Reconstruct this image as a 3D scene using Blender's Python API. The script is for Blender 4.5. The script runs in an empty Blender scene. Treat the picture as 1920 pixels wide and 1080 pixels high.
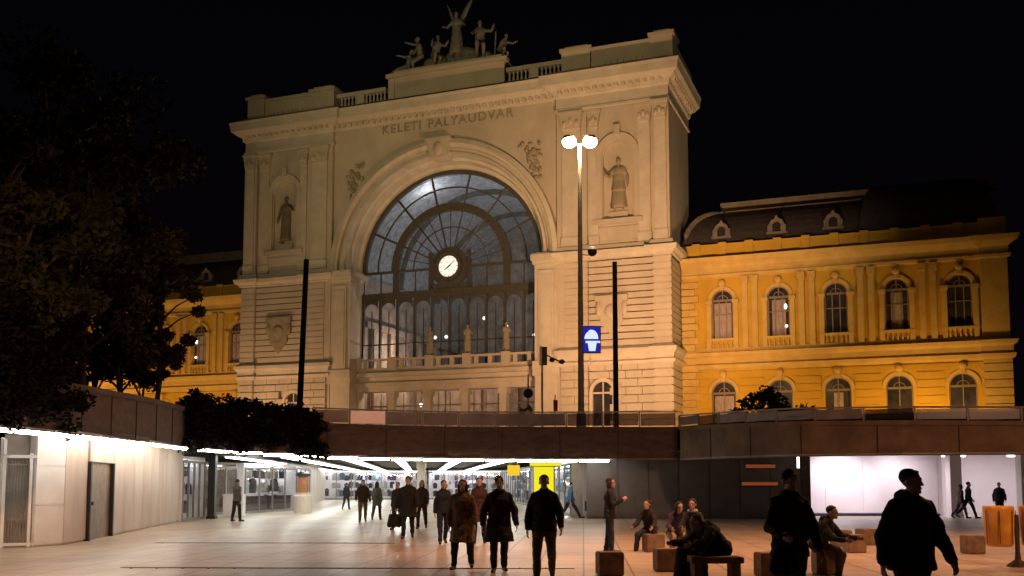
import bpy, bmesh, math, random
from mathutils import Vector, Matrix
R = math.radians
random.seed(7)
sc = bpy.context.scene
col = sc.collection

# ---------------------------------------------------------------- camera
PITCH = R(5.0)
cam_data = bpy.data.cameras.new('camera')
cam = bpy.data.objects.new('camera', cam_data)
col.objects.link(cam)
cam.location = (0, 0, 1.65)
cam.rotation_euler = (R(90) + PITCH, 0, 0)
cam_data.sensor_width = 36
cam_data.lens = 36 * 1900 / 1920
cam_data.shift_y = 0.1035
cam_data.clip_end = 2000
sc.camera = cam

# ---------------------------------------------------------------- world: night sky
w = bpy.data.worlds.new('World'); sc.world = w; w.use_nodes = True
nt = w.node_tree; bg = nt.nodes['Background']
tc = nt.nodes.new('ShaderNodeTexCoord'); sx = nt.nodes.new('ShaderNodeSeparateXYZ')
rp = nt.nodes.new('ShaderNodeValToRGB')
rp.color_ramp.elements[0].position = 0.0; rp.color_ramp.elements[0].color = (0.0022, 0.0013, 0.0020, 1)
rp.color_ramp.elements[1].position = 0.55; rp.color_ramp.elements[1].color = (0.0006, 0.0006, 0.0013, 1)
nt.links.new(tc.outputs['Generated'], sx.inputs[0]); nt.links.new(sx.outputs['Z'], rp.inputs[0])
nt.links.new(rp.outputs[0], bg.inputs[0]); bg.inputs[1].default_value = 1.0

sc.view_settings.view_transform = 'Standard'
sc.view_settings.look = 'None'
sc.view_settings.exposure = 0
sc.view_settings.gamma = 1
sc.cycles.use_denoising = True
sc.cycles.max_bounces = 5
sc.cycles.diffuse_bounces = 3
sc.cycles.glossy_bounces = 3
sc.cycles.transmission_bounces = 4
sc.cycles.transparent_max_bounces = 8
sc.cycles.sample_clamp_indirect = 4
sc.cycles.caustics_reflective = False
sc.cycles.caustics_refractive = False

# the station stands turned 21 degrees to the camera; its own axes: x along the front, y away, z up
A = math.atan2(1900, 4960)
UX, UY = math.cos(A), -math.sin(A)
NX, NY = -math.sin(A), -math.cos(A)
SO = Vector((-7.6287 - 1.25 * UX, 120.0 - 1.25 * UY, 0))
def stn(x, y, z):
    return Vector((SO.x + UX * x - NX * y, SO.y + UY * x - NY * y, z))

def light(name, kind, loc, power, color, target=None, size=0.5, spot=None, blend=0.6, size_y=None):
    d = bpy.data.lights.new(name, kind); o = bpy.data.objects.new(name, d); col.objects.link(o)
    o.location = loc; d.energy = power; d.color = color
    if kind == 'AREA':
        d.size = size
        if size_y: d.shape = 'RECTANGLE'; d.size_y = size_y
    else: d.shadow_soft_size = size
    if kind == 'SPOT':
        d.spot_size = R(spot or 90); d.spot_blend = blend
    if target is not None:
        o.rotation_euler = (Vector(target) - Vector(loc)).to_track_quat('-Z', 'Y').to_euler()
    return o
SOD = (1.0, 0.55, 0.16)
SODW = (1.0, 0.66, 0.36)
FLU = (1.0, 0.93, 0.82)
WHT = (1.0, 0.9, 0.95)
# unseen spots for the sodium street lighting in front of the station (low, from the right, falling off to the left and the top)
SODR = (1.0, 0.55, 0.29); MIX = (1.0, 0.80, 0.42)
light('station_unseen_spot', 'SPOT', stn(34, -34, 9), 74000, SODR, stn(23.5, 0, 27), 0.8, 74, 1.0)
light('station_unseen_spot', 'SPOT', stn(2, -95, 22), 76000, MIX, stn(4, 0, 50), 0.8, 44, 1.0)  # far unseen spot added to reach the attic
light('station_unseen_spot', 'SPOT', stn(-18, -60, 12), 15000, (1, .82, .5), stn(-22, 0, 27), 0.8, 52, 1.0)  # unseen spot added to brighten the left tower
light('station_unseen_spot', 'SPOT', stn(62, -22, 14), 9000, (1, .85, .6), stn(28, 7, 34), 0.8, 60, 1.0)  # unseen spot added to lift the right tower's side face
light('station_unseen_spot', 'SPOT', stn(4, -14, 6.5), 3600, SODR, stn(0, 0, 16), 0.6, 140)
light('station_unseen_spot', 'SPOT', stn(-23, -10, 6.5), 5600, SODR, stn(-23, 0, 14), 0.6, 140)
light('station_unseen_spot', 'SPOT', stn(21, -12, 6.5), 5000, SODR, stn(21, 0, 14), 0.6, 140)
light('wing_street_light', 'SPOT', stn(38, -5, 6.5), 4200, SOD, stn(37, 5.5, 13), 0.6, 150)
light('wing_street_light', 'SPOT', stn(54, -2, 6.5), 4600, SOD, stn(54, 5.5, 9), 0.6, 130)
light('wing_street_light', 'SPOT', stn(-38, -5, 7), 3600, SOD, stn(-38, 5.5, 11), 0.6, 150)
light('wing_street_light', 'SPOT', stn(-58, -5, 7), 9500, SOD, stn(-58, 5.5, 9), 0.6, 150)
# plaza: unseen orange spots added out of frame, no lamp posts
light('plaza_unseen_spot', 'SPOT', (4.2, 20.5, 16.5), 17000, (1.0, .46, .24), (4.0, 24.5, 0), 0.6, 62, 1.0)
light('plaza_unseen_spot', 'SPOT', (18.5, 30.5, 12), 6500, (1.0, .45, .20), (7, 20, 0), 0.5, 130)
light('plaza_unseen_spot', 'SPOT', (17, 6, 13), 9500, (1.0, .50, .26), (9, 40, 2.5), 0.5, 75)  # unseen spot added to brighten the street edge
light('plaza_unseen_spot', 'SPOT', (-7, 9, 8), 5200, (1.0, .46, .20), (-12, 28, .3), 0.4, 62)

# ---------------------------------------------------------------- materials
M = {}
def mat(name, c, rough=0.7, c2=None, scale=4, bump=0.0, metal=0, spec=0.5, detail=6, emit=None, es=0, aniso=None, thr=None):
    m = bpy.data.materials.new(name); m.use_nodes = True; M[name] = m
    n = m.node_tree.nodes; L = m.node_tree.links
    b = n['Principled BSDF']
    b.inputs['Base Color'].default_value = (*c, 1)
    b.inputs['Roughness'].default_value = rough
    b.inputs['Metallic'].default_value = metal
    b.inputs['Specular IOR Level'].default_value = spec
    if emit: b.inputs['Emission Color'].default_value = (*emit, 1); b.inputs['Emission Strength'].default_value = es
    if c2 is not None or bump:
        t = n.new('ShaderNodeTexCoord'); mp = n.new('ShaderNodeMapping'); nz = n.new('ShaderNodeTexNoise')
        L.new(t.outputs['Object'], mp.inputs[0]); L.new(mp.outputs[0], nz.inputs[0])
        if aniso: mp.inputs['Scale'].default_value = aniso
        nz.inputs['Scale'].default_value = scale; nz.inputs['Detail'].default_value = detail
        nz.inputs['Roughness'].default_value = 0.62
        if c2 is not None:
            r = n.new('ShaderNodeValToRGB'); a0, a1 = thr or (0.35, 0.68)
            r.color_ramp.elements[0].position = a0; r.color_ramp.elements[1].position = a1
            r.color_ramp.elements[0].color = (*c2, 1); r.color_ramp.elements[1].color = (*c, 1)
            L.new(nz.outputs[0], r.inputs[0]); L.new(r.outputs[0], b.inputs['Base Color'])
        if bump:
            bp = n.new('ShaderNodeBump'); bp.inputs['Strength'].default_value = bump
            bp.inputs['Distance'].default_value = 0.05
            L.new(nz.outputs[0], bp.inputs['Height']); L.new(bp.outputs[0], b.inputs['Normal'])
    return m
def glass(name, tint, refl=0.12, rough=0.03, trans=1.0):
    m = bpy.data.materials.new(name); m.use_nodes = True; M[name] = m
    n = m.node_tree.nodes; L = m.node_tree.links; n.clear()
    o = n.new('ShaderNodeOutputMaterial'); mx = n.new('ShaderNodeMixShader')
    t = n.new('ShaderNodeBsdfTransparent'); g = n.new('ShaderNodeBsdfGlossy')
    t.inputs[0].default_value = (*tint, 1); g.inputs['Roughness'].default_value = rough
    g.inputs[0].default_value = (0.9, 0.9, 0.9, 1); mx.inputs[0].default_value = refl
    L.new(t.outputs[0], mx.inputs[1]); L.new(g.outputs[0], mx.inputs[2]); L.new(mx.outputs[0], o.inputs[0])
    return m
def emis(name, c, s):
    m = bpy.data.materials.new(name); m.use_nodes = True; M[name] = m
    n = m.node_tree.nodes; L = m.node_tree.links; n.clear()
    o = n.new('ShaderNodeOutputMaterial'); e = n.new('ShaderNodeEmission')
    e.inputs[0].default_value = (*c, 1); e.inputs[1].default_value = s; L.new(e.outputs[0], o.inputs[0])
    return m
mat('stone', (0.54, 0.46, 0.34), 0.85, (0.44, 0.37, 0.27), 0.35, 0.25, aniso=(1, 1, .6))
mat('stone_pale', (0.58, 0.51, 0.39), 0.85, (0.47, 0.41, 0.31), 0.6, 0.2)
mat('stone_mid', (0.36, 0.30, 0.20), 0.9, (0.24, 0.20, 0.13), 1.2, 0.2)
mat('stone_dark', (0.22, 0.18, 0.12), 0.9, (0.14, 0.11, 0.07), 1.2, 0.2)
mat('ochre', (0.58, 0.34, 0.028), 0.85, (0.48, 0.27, 0.02), 0.4, 0.15)
mat('ochre_trim', (0.58, 0.39, 0.11), 0.85, (0.48, 0.30, 0.08), 0.8, 0.15)
mat('roof_slate', (0.045, 0.035, 0.035), 0.7, (0.025, 0.02, 0.02), 2)
mat('roof_metal', (0.03, 0.035, 0.04), 0.6)
mat('bronze', (0.21, 0.20, 0.15), 0.7, (0.12, 0.12, 0.09), 1.5)
mat('iron_frame', (0.065, 0.058, 0.042), 0.6, (0.04, 0.035, 0.028), 2)
mat('black_matte', (0.006, 0.006, 0.007), 0.95, spec=0.1)
mat('dark_glass', (0.02, 0.022, 0.028), 0.12, (0.06, 0.05, 0.05), 0.8)
mat('curtain', (0.42, 0.33, 0.30), 0.9, (0.25, 0.19, 0.17), 1.5, aniso=(6, 1, 1))
mat('window_wood', (0.22, 0.17, 0.13), 0.7)
mat('vault_panel', (0.42, 0.42, 0.43), 0.8, (0.22, 0.23, 0.25), 1.6, 0.2, thr=(0.38, 0.62))
mat('hall_wall', (0.42, 0.32, 0.25), 0.85, (0.20, 0.15, 0.12), 0.7)
glass('hall_glass', (0.55, 0.62, 0.70), 0.06, 0.08)
def reflection_haze(m, c, f):  # diffuse tint mixed into the pane stands in for hazy reflections
    n = m.node_tree.nodes; L = m.node_tree.links; o = [x for x in n if x.type == 'OUTPUT_MATERIAL'][0]; src = o.inputs[0].links[0].from_socket
    mx = n.new('ShaderNodeMixShader'); d = n.new('ShaderNodeBsdfDiffuse'); d.inputs[0].default_value = (*c, 1); nz = n.new('ShaderNodeTexNoise'); t = n.new('ShaderNodeTexCoord'); nz.inputs['Scale'].default_value = 1.2; nz.inputs['Detail'].default_value = 8
    r = n.new('ShaderNodeMapRange'); r.inputs['From Min'].default_value = .35; r.inputs['From Max'].default_value = .7; r.inputs['To Min'].default_value = f*.4; r.inputs['To Max'].default_value = f
    L.new(t.outputs['Object'], nz.inputs[0]); L.new(nz.outputs[0], r.inputs[0]); L.new(r.outputs[0], mx.inputs[0]); L.new(src, mx.inputs[1]); L.new(d.outputs[0], mx.inputs[2]); L.new(mx.outputs[0], o.inputs[0])
reflection_haze(M['hall_glass'], (0.22, 0.30, 0.38), 0.30)
glass('shop_glass', (0.9, 0.93, 0.95), 0.10, 0.03)
glass('rail_glass', (0.40, 0.36, 0.36), 0.16, 0.25)
mat('rail_panel', (0.24, 0.19, 0.185), 0.35, (0.15, 0.12, 0.12), 1.2)
mat('rail_reflection', (0.6, 0.36, 0.28), 0.5, emit=(0.9, 0.42, 0.28), es=0.28)  # pink emission stands in for light reflected by this panel
mat('dial', (0.85, 0.8, 0.75), 0.5, emit=(1.0, 0.82, 0.72), es=0.95)
mat('door_bronze', (0.24, 0.17, 0.10), 0.5, (0.13, 0.09, 0.055), 3)
mat('dormer_stone', (0.20, 0.17, 0.13), 0.85, (0.12, 0.10, 0.08), 1)
mat('black_metal', (0.012, 0.012, 0.014), 0.45)
mat('pole_metal', (0.24, 0.22, 0.20), 0.55, (0.15, 0.14, 0.13), 3, metal=0.1)
emis('sodium_bulb', (1.0, 0.72, 0.45), 60)
emis('tube', (1.0, 0.90, 0.76), 42)
emis('tube_inner', (0.95, 1.0, 0.93), 9)
emis('lamp_small', (1.0, 0.85, 0.7), 3)
emis('sign_blue', (0.02, 0.02, 0.32), 1.0)
emis('sign_white', (0.75, 0.85, 1.0), 1.0)
emis('sign_yellow', (0.95, 0.85, 0.02), 0.95)
emis('sign_amber', (1.0, 0.62, 0.03), 0.95)
emis('bar_orange', (0.30, 0.075, 0.025), 0.6)
mat('fascia_joint', (0.03, 0.018, 0.013), 0.9)
mat('terracotta', (0.42, 0.17, 0.08), 0.6, (0.30, 0.10, 0.05), 3)
mat('fascia_brown', (0.105, 0.057, 0.043), 0.8, (0.055, 0.031, 0.024), 1.6, 0.25, aniso=(1, 1, 3))
mat('fascia_light', (0.165, 0.105, 0.07), 0.8, (0.085, 0.052, 0.035), 1.0, 0.25)
mat('dark_wall', (0.16, 0.145, 0.15), 0.6, (0.11, 0.10, 0.10), 1.1, 0.15)
mat('white_wall', (0.82, 0.76, 0.80), 0.5, (0.74, 0.68, 0.72), 0.5)
mat('panel_stone', (0.58, 0.50, 0.43), 0.45, (0.42, 0.32, 0.25), 0.7, 0.08, aniso=(1, 1, .35))
mat('panel_white', (0.72, 0.72, 0.72), 0.4, (0.60, 0.60, 0.60), 1.4)
mat('ceiling_dark', (0.10, 0.10, 0.09), 0.7, (0.06, 0.06, 0.055), 1)
mat('concrete', (0.40, 0.37, 0.33), 0.8, (0.28, 0.25, 0.22), 2, 0.3)
mat('cube_stone', (0.25, 0.16, 0.10), 0.8, (0.13, 0.085, 0.055), 5, 0.4)
mat('asphalt', (0.05, 0.048, 0.045), 0.85, (0.03, 0.03, 0.03), 2, 0.3)
mat('bark', (0.05, 0.04, 0.03), 0.9, (0.025, 0.02, 0.015), 5, 0.5)
mat('leaf_dark', (0.022, 0.026, 0.012), 0.8, (0.008, 0.010, 0.006), 1.1, spec=.2)
mat('leaf_black', (0.009, 0.009, 0.007), 0.9, (0.004, 0.004, 0.004), 1.1, spec=.1)
mat('leaf_brown', (0.065, 0.046, 0.022), 0.8, (0.022, 0.02, 0.012), 0.9, spec=.2)
mat('bin_orange', (0.80, 0.38, 0.05), 0.4, (0.55, 0.22, 0.03), 2.5)
mat('bin_dark', (0.05, 0.03, 0.02), 0.6)  # dark brown of the bin's post and liner
mat('skin', (0.40, 0.25, 0.18), 0.6)
mat('hair_dark', (0.018, 0.013, 0.010), 0.8)
mat('hair_brown', (0.06, 0.035, 0.02), 0.8)
mat('shoe', (0.015, 0.013, 0.012), 0.5)
def cloth(name, c, c2=None):
    return mat(name, c, 0.9, c2 or tuple(v * 0.45 for v in c), 5, 0.5)
cloth('cloth_black', (0.014, 0.013, 0.016)); cloth('cloth_navy', (0.014, 0.018, 0.040)); cloth('cloth_brown', (0.20, 0.115, 0.05))
cloth('cloth_maroon', (0.07, 0.03, 0.025)); cloth('cloth_khaki', (0.16, 0.12, 0.09)); cloth('cloth_grey', (0.10, 0.11, 0.10))
cloth('cloth_olive', (0.04, 0.034, 0.024)); cloth('cloth_denim', (0.03, 0.04, 0.075)); cloth('cloth_blue', (0.05, 0.14, 0.26))
cloth('cloth_purple', (0.05, 0.03, 0.07)); cloth('cloth_cream', (0.42, 0.33, 0.20)); cloth('cloth_tan', (0.30, 0.18, 0.09))
cloth('cloth_pale', (0.5, 0.45, 0.42)); cloth('cloth_darkgrey', (0.022, 0.020, 0.021)); cloth('cloth_red', (0.30, 0.05, 0.04))

def floor_mat():
    m = bpy.data.materials.new('plaza_tiles'); m.use_nodes = True; M['plaza_tiles'] = m
    n = m.node_tree.nodes; L = m.node_tree.links; b = n['Principled BSDF']
    t = n.new('ShaderNodeTexCoord'); mp = n.new('ShaderNodeMapping'); mp.inputs['Rotation'].default_value = (0, 0, R(4))
    br = n.new('ShaderNodeTexBrick'); br.offset = 0.0; br.inputs['Scale'].default_value = 1.0
    br.inputs['Brick Width'].default_value = 0.9; br.inputs['Row Height'].default_value = 0.9
    br.inputs['Mortar Size'].default_value = 0.022; br.inputs['Mortar Smooth'].default_value = 0.3
    br.inputs['Color1'].default_value = (0.54, 0.45, 0.36, 1); br.inputs['Color2'].default_value = (0.45, 0.37, 0.295, 1)
    br.inputs['Mortar'].default_value = (0.15, 0.11, 0.08, 1)
    nz = n.new('ShaderNodeTexNoise'); nz.inputs['Scale'].default_value = 0.35; nz.inputs['Detail'].default_value = 8
    nz2 = n.new('ShaderNodeTexNoise'); nz2.inputs['Scale'].default_value = 2.2; nz2.inputs['Detail'].default_value = 6
    mx = n.new('ShaderNodeMix'); mx.data_type = 'RGBA'; mx.blend_type = 'MULTIPLY'; mx.inputs[0].default_value = 0.85
    rr = n.new('ShaderNodeValToRGB'); rr.color_ramp.elements[0].position = 0.33; rr.color_ramp.elements[1].position = 0.66
    rr.color_ramp.elements[0].color = (0.66, 0.61, 0.57, 1); rr.color_ramp.elements[1].color = (1.05, 1.03, 1.0, 1)
    ro = n.new('ShaderNodeMapRange'); ro.inputs['To Min'].default_value = 0.27; ro.inputs['To Max'].default_value = 0.42
    L.new(t.outputs['Object'], mp.inputs[0]); L.new(mp.outputs[0], br.inputs[0]); L.new(mp.outputs[0], nz.inputs[0]); L.new(mp.outputs[0], nz2.inputs[0])
    L.new(nz.outputs[0], rr.inputs[0]); L.new(br.outputs[0], mx.inputs[6]); L.new(rr.outputs[0], mx.inputs[7])
    L.new(mx.outputs[2], b.inputs['Base Color']); L.new(nz2.outputs[0], ro.inputs[0]); L.new(ro.outputs[0], b.inputs['Roughness'])
    bp = n.new('ShaderNodeBump'); bp.inputs['Strength'].default_value = 0.04; bp.inputs['Distance'].default_value = 0.02
    L.new(nz2.outputs[0], bp.inputs['Height']); L.new(bp.outputs[0], b.inputs['Normal'])
floor_mat()

# ---------------------------------------------------------------- mesh helpers
class MB:
    def __init__(s): s.v = []; s.f = []
    def poly(s, pts):
        k = len(s.v); s.v += [tuple(p) for p in pts]; s.f.append(list(range(k, k + len(pts))))
    def box(s, x0, x1, y0, y1, z0, z1):
        k = len(s.v)
        s.v += [(x0,y0,z0),(x1,y0,z0),(x1,y1,z0),(x0,y1,z0),(x0,y0,z1),(x1,y0,z1),(x1,y1,z1),(x0,y1,z1)]
        s.f += [[k+i for i in q] for q in ((3,2,1,0),(4,5,6,7),(0,1,5,4),(1,2,6,5),(2,3,7,6),(3,0,4,7))]
        return s
    def grid(s, rows, close=False, cap=False):
        k = len(s.v); n = len(rows[0])
        for r in rows: s.v += [tuple(p) for p in r]
        for i in range(len(rows) - 1):
            for j in range(n if close else n - 1):
                a = k + i*n + j; b = k + i*n + (j+1) % n
                s.f.append([a, b, b + n, a + n])
        if cap:
            s.f.append([k + j for j in range(n)][::-1]); s.f.append([k + (len(rows)-1)*n + j for j in range(n)])
        return s
    def lathe(s, prof, c=(0,0,0), n=16):
        rows = [[(c[0] + r*math.cos(2*math.pi*j/n), c[1] + r*math.sin(2*math.pi*j/n), c[2] + z) for j in range(n)] for r, z in prof]
        return s.grid(rows, True, True)
    def tube(s, pts, rad, n=8, cap=True):
        pts = [Vector(p) for p in pts]
        if not isinstance(rad, (list, tuple)): rad = [rad] * len(pts)
        rows = []
        for i, p in enumerate(pts):
            d = (pts[min(i+1, len(pts)-1)] - pts[max(i-1, 0)])
            d = d.normalized() if d.length > 1e-9 else Vector((0,0,1))
            a = d.cross(Vector((0, 0, 1)) if abs(d.z) < 0.95 else Vector((1, 0, 0))).normalized(); b = d.cross(a)
            rows.append([p + (a*math.cos(2*math.pi*j/n) + b*math.sin(2*math.pi*j/n)) * rad[i] for j in range(n)])
        return s.grid(rows, True, cap)
    def ell(s, c, r, n=12, m=8):
        rows = []
        for i in range(m + 1):
            t = math.pi * (i + (0.02 if i == 0 else -0.02 if i == m else 0)) / m
            rows.append([(c[0] + r[0]*math.sin(t)*math.cos(2*math.pi*j/n), c[1] + r[1]*math.sin(t)*math.sin(2*math.pi*j/n), c[2] - r[2]*math.cos(t)) for j in range(n)])
        return s.grid(rows, True, True)
    def wbox(s, cx, cy, lx, ly, z0, z1, ang=0):
        ca, sa = math.cos(ang), math.sin(ang); k = len(s.v)
        for z in (z0, z1):
            for x, y in ((-lx/2,-ly/2),(lx/2,-ly/2),(lx/2,ly/2),(-lx/2,ly/2)):
                s.v.append((cx + x*ca - y*sa, cy + x*sa + y*ca, z))
        s.f += [[k+i for i in q] for q in ((3,2,1,0),(4,5,6,7),(0,1,5,4),(1,2,6,5),(2,3,7,6),(3,0,4,7))]
        return s
    def prism(s, pts, y0, y1):          # pts = list of (x, z); extruded along y
        k = len(s.v); n = len(pts)
        s.v += [(x, y0, z) for x, z in pts] + [(x, y1, z) for x, z in pts]
        s.f.append([k+i for i in range(n)]); s.f.append([k+n+i for i in range(n)][::-1])
        for i in range(n):
            j = (i+1) % n; s.f.append([k+i, k+n+i, k+n+j, k+j])
        return s
    def build(s, name, m, parent=None, loc=None, smooth=False, bevel=0):
        me = bpy.data.meshes.new(name); me.from_pydata(s.v, [], s.f); me.validate(); me.update()
        bm = bmesh.new(); bm.from_mesh(me); bmesh.ops.recalc_face_normals(bm, faces=bm.faces)
        if bevel: bmesh.ops.bevel(bm, geom=bm.edges[:], offset=bevel, segments=2, affect='EDGES')
        bm.to_mesh(me); bm.free()
        if smooth: me.polygons.foreach_set('use_smooth', [True] * len(me.polygons))
        o = bpy.data.objects.new(name, me); col.objects.link(o); me.materials.append(M[m] if isinstance(m, str) else m)
        if parent: o.parent = parent
        if loc: o.location = loc
        return o
def tag(o, label=None, cat=None, group=None, kind=None):
    if label: o['label'] = label
    if cat: o['category'] = cat
    if group: o['group'] = group
    if kind: o['kind'] = kind
    return o
def thing(name, loc, label, cat, group=None, rz=0):
    o = bpy.data.objects.new(name, None); col.objects.link(o); o.location = loc; o.rotation_euler = (0, 0, rz)
    return tag(o, label, cat, group)
def children(o): return [c for c in bpy.data.objects if c.parent == o]
def copy_tree(o, parent=None):
    c = o.copy(); col.objects.link(c)
    if parent: c.parent = parent
    for ch in children(o): copy_tree(ch, c)
    return c
def arch(xc, r, zs, z0=None, n=14, ry=None):    # outline of an arched opening, left foot over the top to right foot
    ry = ry or r
    p = [(xc - r*math.cos(math.pi*i/n), zs + ry*math.sin(math.pi*i/n)) for i in range(n+1)]
    if z0 is not None: p = [(xc - r, z0)] + p + [(xc + r, z0)]
    return p
def wall_open(mb, x0, x1, z0, z1, y, ops, depth=0.4, n=14):
    """front face at y with arched openings (xc, r, sill, spring); reveals go back by depth"""
    x = x0
    for xc, r, zb, zs in sorted(ops):
        mb.poly([(x, y, z0), (xc - r, y, z0), (xc - r, y, z1), (x, y, z1)])
        if zb > z0 + 0.01: mb.poly([(xc - r, y, z0), (xc + r, y, z0), (xc + r, y, zb), (xc - r, y, zb)])
        a = arch(xc, r, zs, None, n)
        for i in range(n):
            mb.poly([(a[i][0], y, a[i][1]), (a[i+1][0], y, a[i+1][1]), (a[i+1][0], y, z1), (a[i][0], y, z1)])
        o = arch(xc, r, zs, zb, n) + [(xc - r, zb)]
        for i in range(len(o) - 1):
            mb.poly([(o[i][0], y, o[i][1]), (o[i+1][0], y, o[i+1][1]), (o[i+1][0], y + depth, o[i+1][1]), (o[i][0], y + depth, o[i][1])])
        x = xc + r
    mb.poly([(x, y, z0), (x1, y, z0), (x1, y, z1), (x, y, z1)])
def arc_sweep(mb, prof, xc, zc, a0=0, a1=180, n=36):
    """prof: (r, y) pairs swept around (xc, zc) in the x-z plane"""
    rows = [[(xc + r*math.cos(R(a0 + (a1-a0)*i/n)), y, zc + r*math.sin(R(a0 + (a1-a0)*i/n))) for r, y in prof] for i in range(n+1)]
    mb.grid(rows)
def mould(mb, prof, x0, x1, y0, left=False, right=False, yb=None):
    """horizontal moulding along x: prof = (projection, z); returns round the ends to depth yb"""
    yb = yb if yb is not None else y0 + 1
    rows = []
    if left: rows.append([(x0 - p, yb, z) for p, z in prof])
    rows.append([(x0 - (p if left else 0), y0 - p, z) for p, z in prof])
    rows.append([(x1 + (p if right else 0), y0 - p, z) for p, z in prof])
    if right: rows.append([(x1 + p, yb, z) for p, z in prof])
    mb.grid(rows)
# ================================================================ STATION, central hall
ZB = 4.2
hall = thing('station_hall', SO + Vector((0, 0, 0)), 'tall cream stone station hall with a huge arched glass front, flanked by yellow wings', 'building', rz=-A)
ZS = 28.2
TOP = 47.0
def towers():
    wl = MB()
    for s in (-1, 1):
        X = lambda a, b: (min(s*a, s*b), max(s*a, s*b))
        # core, inner pier, recessed panel, outer corner pier
        wl.box(*X(12.9, 28.0), 0.75, 12, ZB, TOP)
        wl.box(*X(15.0, 18.6), 0.0, 0.75, ZB, TOP)
        wl.box(*X(26.3, 28.2), -0.1, 0.75, ZB, TOP)
        # panel with niche (local cut): face at 0.45
        nx = s * 22.2
        wall_open(wl, *X(18.6, 26.3), 31.6, TOP, 0.40, [(nx, 1.75, 31.7, 38.7)], 1.3)
        wl.box(*X(18.6, 26.3), 0.40, 0.75, 28.6, 31.6)
        # niche architrave
        arc_sweep(wl, [(1.85, .40), (1.85, .18), (2.5, .10), (2.6, .40)], nx, 39.0)
        for q in (-1, 1):
            wl.box(nx + q*2.2 - .35, nx + q*2.2 + .35, .15, .4, 31.4, 39.0)
        wl.box(nx - 2.9, nx + 2.9, 0.0, .4, 30.9, 31.5); wl.box(nx - .35, nx + .35, -.1, .4, 41.2, 42.4)
        wl.box(nx - 2.4, nx + 2.4, .25, .4, 28.95, 30.6)
        # sunk panel edges beside the niche
        for q in (-1, 1): wl.box(nx + q*3.45 - .12, nx + q*3.45 + .12, .25, .4, 29.2, 44)
        # rusticated courses, upper basement 16.9..27
        z = 17.0
        while z < 26.5:
            wl.box(*X(18.7, 26.2), 0.22, 0.75, z, z + .62); wl.box(*X(26.25, 28.3), -.2, .4, z, z + .62)
            wl.box(*X(15.9, 18.65), -.1, .3, z, z + .62)
            wl.box(*X(28.0, 28.16), .4, 11.8, z, z + .62)
            z += .76
        z = ZB + .8
        k = 0
        while z < 14.6:     # heavier courses below, in blocks
            for (a, b, y) in ((18.7, 26.2, .10), (26.2, 28.45, -.35), (15.4, 18.7, -.25)):
                n = max(1, int((b - a) / 1.6)); sh = .5 if k % 2 else 0
                x = a
                for i in range(n):
                    e = b if i == n-1 else x + (b-a)/n + (sh if i == 0 else 0)
                    zc = 0
                    if a == 18.7 and z < 13.0 and abs((x+e)/2 - 20.3) < 1.4: zc = 1
                    if not zc: wl.box(*X(x + .03, e - .03), y, .75, z, z + .78)
                    x = e
            wl.box(*X(28.0, 28.3), .4, 11.8, z, z + .78)
            z += .92; k += 1
    return wl
tw = towers()
# bay wall above the springing, with the great arch; and spandrel face
n = 40
a = arch(0, 14.9, ZS, None, n)
for i in range(n):
    tw.poly([(a[i][0], .5, a[i][1]), (a[i+1][0], .5, a[i+1][1]), (a[i+1][0], .5, TOP), (a[i][0], .5, TOP)])
tw.box(-15.0, -14.9, .5, 3, ZS, TOP); tw.box(14.9, 15.0, .5, 3, ZS, TOP)
tw.box(-15, 15, 4.5, 12, 43.6, TOP)
tag(tw.build('wall', 'stone', hall))
# jamb piers of the arch below the springing
for s in (-1, 1):
    pj = MB()
    X = lambda a, b: (min(s*a, s*b), max(s*a, s*b))
    pj.box(*X(12.2, 15.1), .1, 4, ZB, 27.0)
    pj.box(*X(12.7, 14.6), -.12, .1, 15.6, 26.2)
    pj.box(*X(12.95, 14.35), -.2, -.12, 16.2, 25.6)
    pj.box(*X(12.0, 15.3), -.3, 4, 14.6, 15.6); pj.box(*X(12.0, 15.3), -.15, 4, 13.9, 14.6)
    pj.box(*X(12.0, 15.3), -.2, 4, 26.9, 27.3); pj.box(*X(11.9, 15.5), -.55, 4, 27.3, 28.0); pj.box(*X(12.0, 15.3), -.3, 4, 28.0, 28.2)
    pj.box(*X(12.0, 15.3), -.2, 4, ZB, ZB + 1.4)
    pj.build('jamb_pier', 'stone_pale', hall)
ar = MB()
arc_sweep(ar, [(15.1, .5), (15.1, -.25), (14.55, -.42), (14.4, -.1), (14.15, -.05), (14.1, .5), (13.65, .65), (13.6, .2), (13.3, .15), (13.2, 1.4), (12.85, 1.5), (12.7, 2.6), (12.3, 2.7), (12.2, 3.6)], 0, ZS, n=56)
ar.build('archivolt', 'stone_pale', hall)
ks = MB()
ks.prism([(-1.0, 41.0), (1.0, 41.0), (1.5, 43.1), (-1.5, 43.1)], -.55, 1.2); ks.prism([(-1.7, 43.1), (1.7, 43.1), (1.7, 43.45), (-1.7, 43.45)], -.75, 1.0)
ks.ell((0, -.5, 42.1), (.6, .4, .9))
ks.build('keystone', 'stone', hall)
# foliage reliefs in the spandrels
for s in (-1, 1):
    ro = MB(); rn = random.Random(5); cx, cz = s*12.2, 40.4
    for i in range(34):
        t = rn.random(); an = rn.uniform(0, 6.28)
        px_ = cx + rn.gauss(0, .45) * (1 - .5*t) - s*(0 if i % 3 else 1.6*t); pz_ = cz + rn.gauss(0, .5) - (3.2*t if i % 3 else -.9*t)
        ro.ell((px_, .42, pz_), (rn.uniform(.15, .38), .22, rn.uniform(.15, .38)), 8, 5)
    ro.build('relief', 'stone_mid', hall)
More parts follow.
